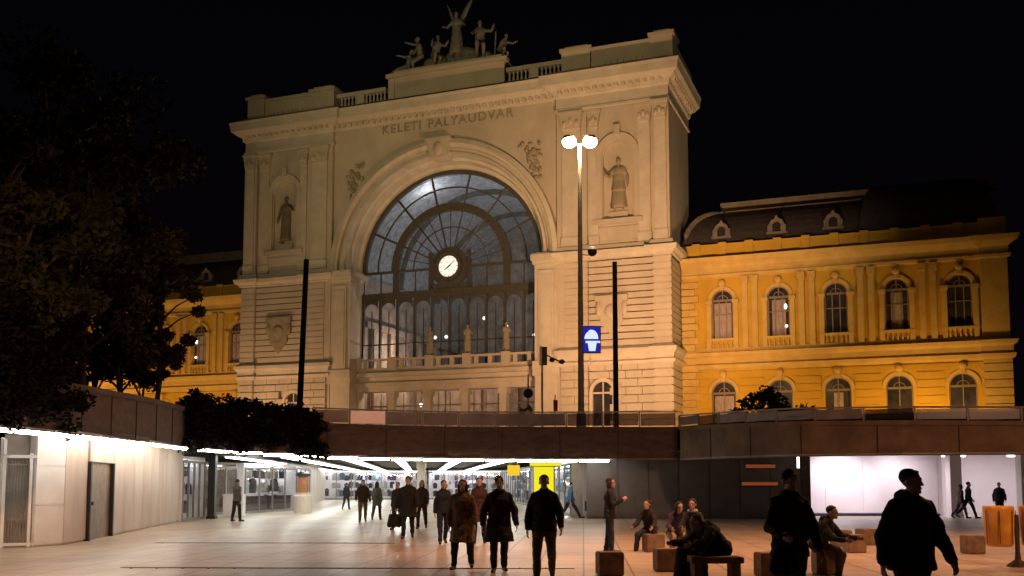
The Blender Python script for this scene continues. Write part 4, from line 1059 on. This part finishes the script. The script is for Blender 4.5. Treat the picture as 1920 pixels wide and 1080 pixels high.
people = [
 W(p=fp(447, 977), rz=150, h=1.80, top='cloth_grey', legs='cloth_black', thigh=(6, -6), knee=(2, 6), label='person in a grey jacket standing beside the white cabinet near the kiosk'),
 W(p=fp(651, 955), rz=170, h=1.66, top='cloth_black', legs='cloth_black', label='small distant person in black walking far inside the underpass, left of all the others'),
 W(p=fp(682, 978), rz=10, h=1.80, top='cloth_olive', legs='cloth_khaki', bulk=1.12, arm=((10, 14, 40), (-6, 14, 30)), label='person in a dark olive jacket and light trousers walking inside the underpass'),
 W(p=fp(708, 974), rz=175, h=1.72, top='cloth_grey', legs='cloth_maroon', topL=.3, hairL=.15, label='person in a long grey coat walking beside the one in light trousers'),
 W(p=fp(766, 1008), rz=5, h=1.86, top='cloth_black', legs='cloth_black', topL=.34, hat='cloth_black', bulk=1.12, arm=((-8, 20, 12), (12, 10, 16)), hem_w=1.6, label='tall person in a wide black coat and dark hat carrying a bag'),
 W(p=fp(747, 992), rz=-10, h=1.70, top='cloth_darkgrey', legs='cloth_denim', label='person in dark grey half hidden behind the tall person in the wide black coat'),
 W(p=fp(792, 990), rz=0, h=1.76, top='cloth_darkgrey', legs='cloth_black', hairL=.12, topL=.2, label='long haired person in a dark jacket, right of the tall black coat'),
 W(p=fp(832, 1018), rz=15, h=1.74, top='cloth_navy', legs='cloth_navy', label='person in a navy jacket partly behind the long brown coat'),
 W(p=fp(868, 1065), rz=-5, h=1.72, top='cloth_brown', legs='cloth_black', topL=.42, bulk=1.15, hairL=.14, hair='hair_brown', thigh=(10, -8), knee=(3, 12), splay=6, arm=((-6, 9, 14), (8, 9, 18)), label='person in a long tan brown coat walking towards the camera'),
 W(p=fp(899, 1018), rz=0, h=1.82, top='cloth_maroon', legs='cloth_darkgrey', topL=.36, hair='hair_brown', label='person in a reddish dark coat behind the brown and black coats'),
 W(p=fp(936, 1070), rz=3, h=1.76, top='cloth_black', legs='cloth_black', topL=.40, hat='cloth_darkgrey', bulk=1.18, thigh=(6, -5), knee=(2, 8), splay=1, arm=((-4, 17, 10), (6, 17, 12)), scarf='cloth_maroon', hem_w=1.4, label='person in a thick black coat and knitted cap walking towards the camera'),
 W(p=fp(1020, 1087), rz=-4, h=1.80, top='cloth_darkgrey', legs='cloth_khaki', topL=.14, bulk=1.12, thigh=(14, -8), knee=(4, 24), arm=((-8, 12, 10), (14, 13, 14)), label='person in a dark jacket and brown trousers, nearest of those walking to the camera'),
 W(p=fp(1068, 971), rz=95, h=1.78, top='cloth_blue', legs='cloth_black', thigh=(34, -26), knee=(6, 8), lean=6, label='person in a blue top striding past the pale concrete pillar'),
 W(p=fp(1142, 1035), rz=80, h=1.76, top='cloth_black', legs='cloth_navy', topL=.16, thigh=(4, -4), knee=(2, 5), arm=((18, 6, 100), (14, 6, 105)), armin=(30, 30), hairL=.08, label='person in black standing in profile, hands raised in front of the chest'),
 W(p=at(1218, 25.0), rz=-28, h=1.72, top='cloth_black', legs='cloth_navy', seat=.42, thigh=(76, 62), knee=(66, 76), splay=12, lean=22, arm=((30, 12, 40), (34, 12, 34)), label='person in black sitting leaning forward, leftmost of the seated group'),
 W(p=at(1263, 22.3), rz=12, h=1.74, top='cloth_purple', legs='cloth_cream', seat=.44, thigh=(84, 80), knee=(82, 88), splay=16, lean=20, nod=25, arm=((30, 16, 50), (30, 16, 50)), hairL=.1, label='person in a dark purple jacket and cream trousers sitting on a stone cube'),
 W(p=at(1299, 21.6), rz=-22, h=1.76, top='cloth_darkgrey', legs='cloth_black', seat=.44, thigh=(80, 84), knee=(85, 80), lean=12, arm=((26, 10, 60), (28, 10, 60)), armin=(20, 20), scarf='cloth_pale', label='person in a charcoal jacket with a pale scarf sitting, face towards the camera'),
 W(p=at(1345, 17.0), rz=-62, h=1.76, top='cloth_black', legs='cloth_black', seat=.46, topL=.3, bulk=1.28, thigh=(84, 80), knee=(85, 85), lean=42, nod=22, arm=((40, 10, 50), (45, 10, 40)), hood=True, label='person in a bulky black coat hunched on the stone bench, nearest of the seated group'),
 W(p=at(1476, 11.5), rz=12, h=1.79, top='cloth_olive', legs='cloth_denim', topL=.16, bulk=1.14, hat='cloth_darkgrey', thigh=(5, -5), knee=(2, 4), arm=((12, 14, 62), (6, 12, 20)), armin=(10, 0), scarf='cloth_darkgrey', label='person in an olive jacket, cap and blue jeans standing with a shoulder bag'),
 W(p=at(1528, 18.3), rz=48, h=1.72, top='cloth_black', legs='cloth_maroon', seat=.44, bulk=1.1, thigh=(82, 70), knee=(80, 85), lean=26, arm=((34, 8, 50), (36, 8, 50)), hood=True, label='person in black sitting bent forward with a rucksack, right of the olive jacket'),
 W(p=at(1702, 9.9), rz=16, h=1.79, top='cloth_black', legs='cloth_maroon', topL=.16, bulk=1.26, turn=26, thigh=(10, -10), knee=(3, 12), arm=((-10, 19, 20), (8, 17, 18)), hood=True, label='large person in a dark hooded jacket in the right foreground'),
 W(p=fp(1797, 971), rz=85, h=1.60, top='cloth_maroon', legs='cloth_denim', topL=.2, hairL=.12, thigh=(20, -18), label='shorter person of the couple walking past the white lobby column'),
 W(p=fp(1811, 971), rz=80, h=1.74, top='cloth_navy', legs='cloth_navy', thigh=(24, -26), label='taller person of the couple walking past the white lobby column'),
 W(p=fp(1869, 971), rz=-20, h=1.68, top='cloth_navy', legs='cloth_darkgrey', bulk=1.2, label='person in a navy jacket in the lobby, seen above the orange litter bins'),
]
SD = {}
for q in people:
    d = dict(q); p = d.pop('p'); rz = d.pop('rz'); lb = d.pop('label')
    r_, hp_ = figure('person', lb, p, R(rz), **d)
    SD[lb] = (r_, hp_)
def hp_world(lb, i):
    r_, hp = SD[lb]; return Matrix.LocRotScale(r_.location, r_.rotation_euler, r_.scale) @ hp[i]

# bags: things of their own
def bag(name, label, loc, rz, s=(.34, .16, .40), m='cloth_black', strap=True, cat='bag', strap_h=.35):
    t = thing(name, loc, label, cat, None, rz)
    b = MB(); n = 5
    cap(b, (-s[0]*.3, 0, .12), s[1]*.5, (s[0]*.3, 0, .12), s[1]*.5); cap(b, (-s[0]*.32, 0, .08), s[1]*.55, (-s[0]*.26, 0, s[2] - .08), s[1]*.4); cap(b, (s[0]*.32, 0, .08), s[1]*.55, (s[0]*.26, 0, s[2] - .08), s[1]*.4)
    cap(b, (0, 0, .08), s[1]*.58, (0, 0, s[2] - .05), s[1]*.42); cap(b, (0, -s[1]*.4, .1), s[1]*.35, (0, -s[1]*.4, s[2]*.5), s[1]*.3)
    voxel(b, 'sack', m, t, .014, 3)
    if strap:
        b = MB(); b.tube([(-s[0]*.3, 0, s[2] - .06), (-s[0]*.25, 0, s[2] + strap_h*.6), (0, 0, s[2] + strap_h), (s[0]*.25, 0, s[2] + strap_h*.6), (s[0]*.3, 0, s[2] - .06)], .012, 6); b.build('strap', m, t, smooth=True)
    return t
h0 = hp_world(people[4]['label'], 0); bag('shoulder_bag', 'black bag hanging from the hand of the tall person in the wide black coat', (h0.x - .04, h0.y - .05, h0.z - .52), R(15), (.42, .16, .42), strap_h=.14)
h0 = hp_world(people[18]['label'], 0); bag('shoulder_bag', 'black bag hanging from the hand of the person in the olive jacket', (h0.x - .02, h0.y - .04, h0.z - .40), R(10), (.30, .16, .30), strap_h=.13)
x, y, z = at(1513, 18.5, .62); bag('rucksack', 'dark rucksack on the back of the person sitting bent forward on the right', (x - .02, y + .1, z), R(48), (.32, .2, .42), 'cloth_darkgrey', False, 'rucksack')
x, y, z = at(1283, 17.2, 0); bag('rucksack', 'dark purple rucksack standing on the floor in front of the seated group', (x, y, z), R(20), (.36, .22, .60), 'cloth_purple', True, 'rucksack', .1)

# ---- statues
def statue(label, loc, rz, h, mono, **k):
    t, _ = figure('statue', label, loc, rz, h, 'statue', k.pop('group', None), mono=mono, vs=.022, **k); return t
GR = 'bronze figures of the group on top of the station'
plz = 53.8
t = statue('tall winged bronze figure at the centre of the rooftop group', stn(.7, 3.2, 54.9), -A, 5.9, 'bronze', group=GR, thigh=(4, -4), knee=(2, 2), arm=((20, 30, 50), (15, 40, 60)), skirt=.12, topL=.1)
for s in (-1, 1):
    b = MB(); rows = []
    for i in range(9):
        f = i/8; x = s*(.08 + .34*f + (.05 if s < 0 else .16)*f*f); z = 1.28 + .98*f - .1*f*f; wd = .20*math.sin(math.pi*min(1, f*.8 + .2)) + .02
        rows.append([(x, .10 + .03*f, z + wd*.3), (x + s*.02, .16, z - wd), (x - s*.02, .12, z - wd), (x - s*.03, .06, z + wd*.3)])
    b.grid(rows, True, True); b.build('wing', 'bronze', t, smooth=True)
b = MB(); rnd = random.Random(3)
for i in range(26):
    x = rnd.uniform(-6.6, 6.8); hh = max(.35, 2.1*(1 - abs(x - .9)/7)) ; b.ell((x, 3.6 + rnd.uniform(-.8, .8), plz + hh*.3), (rnd.uniform(.6, 1.3), .8, hh), 9, 6)
b.box(-7.0, 7.0, 2.4, 5.2, plz - .1, plz + .3)
o = b.build('bronze_rocks', 'bronze', None, SO, True); o.rotation_euler = (0, 0, -A); tag(o, 'rocky bronze base under the figures on top of the station', 'rocks')
statue('seated bronze figure reaching outwards at the left of the rooftop group', stn(-4.3, 3.2, 54.2), -A + R(-50), 5.8, 'bronze', group=GR, seat=1.2, thigh=(70, 50), knee=(70, 60), arm=((30, 20, 30), (70, 20, 20)), lean=10)
statue('crouching bronze figure between the left seated one and the winged one', stn(-2.2, 3.2, 54.4), -A + R(40), 5.6, 'bronze', group=GR, seat=.9, thigh=(80, 60), knee=(100, 90), arm=((50, 20, 60), (60, 20, 50)), lean=35, topL=.3)
statue('reclining bronze figure at the far left corner of the rooftop group', stn(-6.0, 3.0, 53.8), -A + R(-70), 5.2, 'bronze', group=GR, seat=.5, thigh=(85, 70), knee=(30, 20), arm=((20, 30, 30), (60, 30, 40)), lean=-15)
t = statue('seated bronze figure with a raised arm at the right of the rooftop group', stn(3.9, 3.2, 54.4), -A + R(25), 6.2, 'bronze', group=GR, seat=1.6, thigh=(70, 60), knee=(75, 70), arm=((40, 20, 30), (60, 50, 60)), lean=4)
statue('small stooping bronze figure at the far right end of the rooftop group', stn(6.7, 3.2, 53.9), -A + R(60), 4.6, 'bronze', group=GR, seat=.8, thigh=(80, 60), knee=(90, 80), arm=((60, 20, 30), (60, 20, 30)), lean=40)
b = MB(); b.tube([(0, 0, 0), (.12, 0, 2.9)], [.16, .05], 6); b.ell((.1, 0, 2.5), (.12, .12, .6), 8, 6)
o = b.build('torch', 'bronze', None, stn(6.0, 3.0, 54.3)); tag(o, 'upright bronze torch between the two right hand rooftop figures', 'torch')
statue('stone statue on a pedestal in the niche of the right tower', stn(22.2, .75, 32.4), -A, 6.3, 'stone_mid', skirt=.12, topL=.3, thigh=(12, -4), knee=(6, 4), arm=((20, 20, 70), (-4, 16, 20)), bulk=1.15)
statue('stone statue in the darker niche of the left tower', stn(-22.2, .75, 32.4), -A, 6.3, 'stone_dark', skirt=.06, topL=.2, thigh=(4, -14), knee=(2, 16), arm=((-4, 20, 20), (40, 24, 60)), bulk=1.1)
for s, nm in ((-1, 'left'), (1, 'right')):
    b = MB(); b.box(s*22.2 - 1.1, s*22.2 + 1.1, .5, 1.68, 31.7, 32.4); b.build('niche_pedestal', 'stone', hall)
for k, lb in ((2, 'stone statue standing left of the middle of the balcony'), (3, 'stone statue standing right of the middle of the balcony, under the highest globe lamp'), (4, 'stone statue standing near the right end of the balcony')):
    statue(lb, stn(-12.05 + 5*k, 1.9, 17.15), -A + R(-20 + 15*k), 3.6, 'stone_mid', group='statues on the balcony rail of the great window', skirt=.05, topL=.3, arm=((10, 14, 60), (20, 14, 70)))

# ================================================================ street furniture
STZ = 4.1
lm = thing('street_lamp', (3.42, 50.0, STZ), 'tall twin headed sodium street lamp burning brightly in front of the right tower', 'lamp')
b = MB(); b.tube([(0, 0, 0), (0, 0, 4), (0, 0, 14.6)], [.16, .14, .09], 12); b.lathe([(.24, 0), (.24, .9), (.17, 1.0)], n=12); b.build('pole', 'pole_metal', lm, smooth=False)
for s in (-1, 1):
    b = MB(); b.tube([(0, 0, 14.5), (s*.25, 0, 14.75), (s*.42, 0, 14.8)], .045, 6); b.build('arm', 'pole_metal', lm)
    b = MB(); b.lathe([(.10, .26), (.30, .20), (.34, .02), (.30, 0)], (s*.52, 0, 14.82), 14); hd_ = b.build('lamp_head', 'pole_metal', lm)
    b = MB(); b.ell((s*.52, -.04, 14.72), (.36, .34, .30), 14, 10); b.build('bulb', 'sodium_bulb', hd_, smooth=True)
light('street_lamp_light', 'POINT', (3.42, 49.8, STZ + 14.3), 2600, SODW, size=.4)
cm = thing('camera_dome', (3.42, 50, 13.0), 'dark dome camera with a white cap on a short arm on the street lamp pole', 'camera')
b = MB(); b.tube([(.12, 0, .05), (.40, -.05, .0), (.55, -.05, .25)], .035, 6); b.build('arm', 'black_metal', cm); b = MB(); b.ell((.60, -.05, .18), (.24, .24, .24), 12, 8); b.build('dome', 'black_metal', cm, smooth=True); b = MB(); b.lathe([(.25, .26), (.22, .36), (.08, .44)], (.60, -.05, 0), 12); b.build('cap', 'panel_white', cm)
sg = thing('lit_sign', (3.95, 49.85, 8.05), 'lit blue sign with a white dome symbol beside the street lamp pole', 'sign')
b = MB(); b.box(-.46, .46, 0, .16, 0, 1.36); b.build('case', 'black_metal', sg)
b = MB(); b.box(-.42, .42, -.02, 0, .04, 1.32); b.build('face', 'sign_blue', sg)
b = MB(); b.prism([(.33*math.cos(math.pi*i/14) + (0 if i < 7 else -.03), .70 + (.46 if i < 9 else .40)*math.sin(math.pi*i/14)) for i in range(15)], -.04, -.02)
b.box(-.30, .42, -.04, -.02, .50, .60); b.prism([(-.13, .1), (.18, .1), (.24, .5), (-.2, .5)], -.04, -.025); b.build('symbol', 'sign_white', sg)
b = MB(); b.box(-.56, -.46, .04, .1, .3, .36); b.box(-.56, -.46, .04, .1, 1.0, 1.06); b.build('bracket', 'black_metal', sg)
for (x, y, top, lb, lean_) in ((5.35, 52.0, 13.1, 'tall slim black square post in front of the right tower', 0), (-10.52, 50.5, 12.9, 'tall slim black post leaning slightly in front of the left tower', .12)):
    o = thing('post', (x - lean_, y, STZ), lb, 'post', 'black posts on the street'); b = MB(); H_ = top - STZ
    b.box(-.2, .2, -.2, .2, 0, .06); b.build('base', 'black_matte', o)
    b = MB(); b.grid([[(-.13, -.13, .06), (.13, -.13, .06), (.13, .13, .06), (-.13, .13, .06)], [(-.11 + lean_*2, -.11, H_), (.11 + lean_*2, -.11, H_), (.11 + lean_*2, .11, H_), (-.11 + lean_*2, .11, H_)]], True, True); b.build('shaft', 'black_matte', o)
# traffic signals
tl = thing('traffic_light', (1.50, 50.2, STZ), 'traffic signal with a white edged backboard and cameras, left of the street lamp', 'traffic light')
b = MB(); b.tube([(0, 0, 0), (0, 0, 4.2)], .05, 8); b.build('pole', 'pole_metal', tl)
b = MB(); b.box(-.13, .25, -.1, .15, 3.4, 4.3); b.build('housing', 'black_metal', tl); b = MB(); b.box(-.12, -.02, -.13, -.11, 3.4, 4.35); b.build('edge', 'panel_white', tl)
b = MB(); b.tube([(.2, 0, 3.9), (.8, 0, 3.6), (1.05, 0, 3.55)], .04, 6); b.ell((.98, -.1, 3.55), (.16, .2, .12), 10, 6); b.ell((.5, -.05, 3.65), (.14, .14, .14), 10, 6); b.build('camera', 'black_metal', tl)
ts = thing('traffic_sign', (.80, 50.0, STZ), 'round blue sign over two round white ones before the entrance columns', 'sign')
b = MB(); b.tube([(0, 0, 0), (0, 0, 2.9)], .04, 8); b.build('pole', 'pole_metal', ts)
def disc(x, z, r, m, nm):
    b = MB(); b.prism([(x + r*math.cos(2*math.pi*i/20), z + r*math.sin(2*math.pi*i/20)) for i in range(20)], -.08, -.05); return b.build(nm, m, ts)
disc(0, 1.95, .24, 'cloth_navy', 'round_sign'); disc(-.22, 1.35, .17, 'panel_white', 'round_sign'); disc(-.02, .95, .15, 'panel_white', 'round_sign'); disc(-.10, 1.1, .32, 'black_metal', 'backboard').location = (0, .02, 0)
ps = thing('traffic_sign', (2.15, 50.4, STZ), 'small dark red sign on a thin pole beside the right end of the entrance', 'sign')
b = MB(); b.tube([(0, 0, 0), (0, 0, 1.9)], .035, 6); b.build('pole', 'pole_metal', ps); b = MB(); b.box(-.09, .12, -.08, -.04, 1.1, 1.65); b.build('plate', 'cloth_red', ps)

# twin litter bin
tb = thing('litter_bin', (10.0*1.0, 20.2, 0), 'orange twin litter bin hung on one dark post at the right edge', 'litter bin')
tb.location = at(1899, 20.2)
b = MB(); b.lathe([(.22, 0), (.18, .05), (.06, .14), (.045, .3), (.045, 1.0), (.03, 1.02)], n=14); b.build('post', 'bin_dark', tb)
for s in (-1, 1):
    b = MB(); rows = []
    for r_, z_ in ((.22, .40), (.26, .44), (.285, .8), (.30, 1.14), (.29, 1.19), (.26, 1.19), (.25, .9)):
        rows.append([(s*.36 + r_*(1 + .025*math.cos(8*2*math.pi*j/32))*math.cos(2*math.pi*j/32), -.02 + r_*.9*math.sin(2*math.pi*j/32), z_) for j in range(32)])
    b.grid(rows, True, True); bk = b.build('basket', 'bin_orange', tb, smooth=True)
    b = MB(); b.lathe([(.24, 1.12), (.2, 1.13)], (s*.36, -.02, 0), 20)
    for a_ in (200, 250, 300, 340):
        x_, y_ = s*.36 + .30*math.cos(R(a_)), -.02 + .27*math.sin(R(a_)); b.tube([(x_*1.0, y_, .46), (x_ + .012*math.cos(R(a_)), y_ + .012*math.sin(R(a_)), 1.1)], .008, 5)
    b.build('liner', 'bin_dark', bk)
# stone cube stools and the bench
CG = 'low stone cube stools on the plaza'
for (px, fy, lb) in ((1143, 1078, 'stone cube stool in front of the person standing in profile'), (1250, 1070, 'stone cube stool under the person in cream trousers'), (1823, 1037, 'stone cube stool standing alone between the large person and the litter bins'),
                     (1576, 1024, 'small distant stone cube stool, leftmost of the trio'), (1601, 1035, 'darker stone cube stool in the middle of the trio'), (1624, 1021, 'stone cube stool of the trio nearest the large person'),
                     (1549, 1075, 'stone cube stool under the person sitting bent forward'), (1443, 1080, 'stone cube stool left of the legs of the person in the olive jacket'), (1225, 1034, 'stone cube stool under the leftmost seated person'), (1302, 1046, 'stone cube stool under the person with the pale scarf')):
    x, y, z = fp(px, fy); b = MB(); b.wbox(0, 0, .44, .44, 0, .42, 0); o = b.build('stone_stool', 'cube_stone', None, (x, y + .2, 0), bevel=.02); o.rotation_euler = (0, 0, R((px*7) % 30 - 15)); tag(o, lb, 'stool', CG)
x, y, z = at(1337, 16.6)
t = thing('stone_bench', (x, y, 0), 'low stone bench slab on thick legs under the hunched person', 'bench')
b = MB(); b.box(-.42, .42, -.24, .24, .36, .46); b.build('seat', 'cube_stone', t, bevel=.012)
for s in (-1, 1):
    b = MB(); b.box(s*.30 - .07, s*.30 + .07, -.2, .2, 0, .36); b.build('leg', 'cube_stone', t)

# ================================================================ trees, hedges
def leaves(mb, clumps, per, size, rnd):
    for (c, r) in clumps:
        for i in range(per):
            d = Vector((rnd.gauss(0, 1), rnd.gauss(0, 1), rnd.gauss(0, 1))).normalized()*(rnd.random()**.45)
            p = Vector(c) + Vector((d.x*r, d.y*r, d.z*r*.75)); a = Vector((rnd.gauss(0, 1), rnd.gauss(0, 1), rnd.gauss(0, .7))).normalized(); b_ = a.cross(Vector((rnd.gauss(0, 1), rnd.gauss(0, 1), rnd.gauss(0, 1)))).normalized()
            s = size*rnd.uniform(.6, 1.3); k = len(mb.v)
            mb.v += [tuple(p - a*s), tuple(p + b_*s*.5), tuple(p + a*s), tuple(p - b_*s*.5)]; mb.f.append([k, k+1, k+2, k+3])
def tree(px, d, zc, ztop, rad, label, seed, m='leaf_dark', n=34, per=110, size=.17, rot=0, tr=.2, zb=STZ):
    rnd = random.Random(seed); x, y, _ = at(px, d); t = thing('tree', (x, y, zb), label, 'tree', 'trees on the street at the left')
    cl = []; hh = ztop - zb; c0 = zc - zb
    b = MB(); b.tube([(0, 0, -.1), (rnd.uniform(-.1, .1), 0, c0*.5), (rnd.uniform(-.3, .3), rnd.uniform(-.3, .3), c0), (0, 0, hh*.8)], [tr, tr*.8, tr*.6, .03], 8)
    for i in range(n):
        a = rnd.uniform(0, 2*math.pi); f = rnd.random()**.6; z = c0*.75 + (hh - c0*.75)*rnd.random(); prof = math.sin(math.pi*min(.97, max(.12, (z - c0*.6)/(hh - c0*.55))))**.6
        cx, cy = rad*f*prof*math.cos(a), rad*f*prof*math.sin(a); cl.append(((cx, cy, z), rnd.uniform(.55, 1.15)*rad*.26))
        if i % 3 == 0: b.tube([(0, 0, max(c0*.5, z - rad*.7)), (cx*.5, cy*.5, z - rad*.25), (cx, cy, z)], [tr*.4, tr*.25, .02], 5)
    b.build('trunk', 'bark', t); q = MB(); leaves(q, cl, int(per*1.5), size*.8, rnd); q.build('crown', m, t)
tree(70, 31, 8.5, 15.3, 4.3, 'largest dark tree filling the upper left corner', 1, 'leaf_dark', 44, 130, .17, tr=.28)
tree(-40, 27, 6.5, 11.5, 3.2, 'dark tree cut off by the left edge of the photo', 2, 'leaf_dark', 36, 120, .16, tr=.25)
tree(150, 37, 8.8, 14.5, 3.6, 'tall dark tree right of the largest one in the upper left', 3, 'leaf_brown', 40, 120, .17)
tree(225, 41, 6.6, 12.8, 2.5, 'brownish tree whose thin trunk stands before the far left wing', 4, 'leaf_brown', 40, 120, .16, tr=.15)
tree(292, 44, 6.7, 12.0, 1.65, 'tree with a straight thin trunk nearest the visible windows of the left wing', 5, 'leaf_brown', 46, 130, .16, tr=.14)
tree(172, 43, 6.4, 11.0, 2.1, 'dense low tree between the tall dark tree and the thin brownish one', 8, 'leaf_dark', 44, 120, .16, tr=.16)
tree(262, 45, 6.6, 9.6, 2.0, 'low slanting young tree between the two thin trunks', 6, 'leaf_dark', 22, 90, .15, tr=.07)
tree(20, 24.5, 5.0, 8.6, 2.6, 'bushy dark tree above the tube lights at the left edge', 7, 'leaf_dark', 34, 130, .14, tr=.2)
def shrub(path, rz_, h0, label, seed, m='leaf_black', size=.10, per=90, step=.25, name='hedge', drop=1.2, out=.25):
    rnd = random.Random(seed); L3 = plen(path); n = int(L3/step); p0 = path[0]; cl = []; b = MB()
    for i in range(n):
        p, a = along([(q[0], q[1], q[2]) for q in path], (i + .5)*L3/n)
        for j in range(5):
            z = p[2] - drop + (drop + h0)*rnd.random()
            cl.append(((p[0] - p0[0] + math.sin(a)*out*rnd.uniform(.2, 1.3), p[1] - p0[1] - math.cos(a)*out*rnd.uniform(.2, 1.3), z), rnd.uniform(.28, .5)))
        if i % 4 == 0: b.tube([(p[0] - p0[0], p[1] - p0[1] + .3, 4.0), (p[0] - p0[0], p[1] - p0[1] + .1, p[2] + h0*.6)], [.04, .015], 5)
    t = thing(name, (p0[0], p0[1], 0), label, 'hedge'); b.build('stems', 'bark', t); q = MB(); leaves(q, cl, per, size, rnd); q.build('foliage', m, t)
shrub([(-12.3, 19.5, 4.2), (-11.45, 22.4, 4.2), (-11.32, 25.9, 4.25)], 0, 1.6, 'dark hedge hanging over the edge above the tube lights at the far left', 11, drop=1.25, per=120, size=.08)
shrub([(-12.75, 39.3, 4.5), (-12.9, 40.5, 4.6), (-11.6, 43.6, 4.5), (-9.6, 44.8, 4.3), (-8.4, 45.1, 4.2)], 0, .55, 'dark ivy hedge hanging over the curved edge left of the railing', 12, drop=1.5, per=110, size=.10, out=.3)
def bush(px, d, label, seed, r=1.3, h=1.5, m='leaf_black', zb=STZ, n=26, per=90, size=.12):
    rnd = random.Random(seed); x, y, _ = at(px, d); t = thing('bush', (x, y, zb), label, 'bush'); cl = []; b = MB()
    for i in range(n):
        a = rnd.uniform(0, 6.28); f = rnd.random()**.5; z = h*rnd.random()*(1.05 - f*.75); cl.append(((r*f*math.cos(a), r*.6*f*math.sin(a), z), rnd.uniform(.25, .5)))
        if i % 4 == 0: b.tube([(0, 0, 0), (r*f*math.cos(a)*.5, 0, z*.6), (r*f*math.cos(a), r*.6*f*math.sin(a), z)], [.05, .03, .01], 5)
    b.build('stems', 'bark', t); q = MB(); leaves(q, cl, per, size, rnd); q.build('foliage', m, t)
bush(1442, 42.0, 'round dark bush behind the railing in front of the yellow wing', 21, 1.45, 1.45)
bush(1510, 42.0, 'low sparse bush beside the round one in front of the yellow wing', 22, .8, .7, 'leaf_brown', STZ, 14, 50)
bush(350, 46, 'tall dark bush above the ivy hedge, left of the hall', 23, .9, 1.5, zb=4.4)
bush(418, 47, 'spiky dark bush beside the base of the left tower', 24, .6, 1.1, zb=4.4, per=50)
bush(503, 46, 'small rounded bush at the foot of the left tower', 25, .7, 1.2, 'leaf_brown', zb=4.2)
bush(560, 46, 'low dark bush at the right end of the ivy hedge', 26, 1.1, .7, zb=4.2)
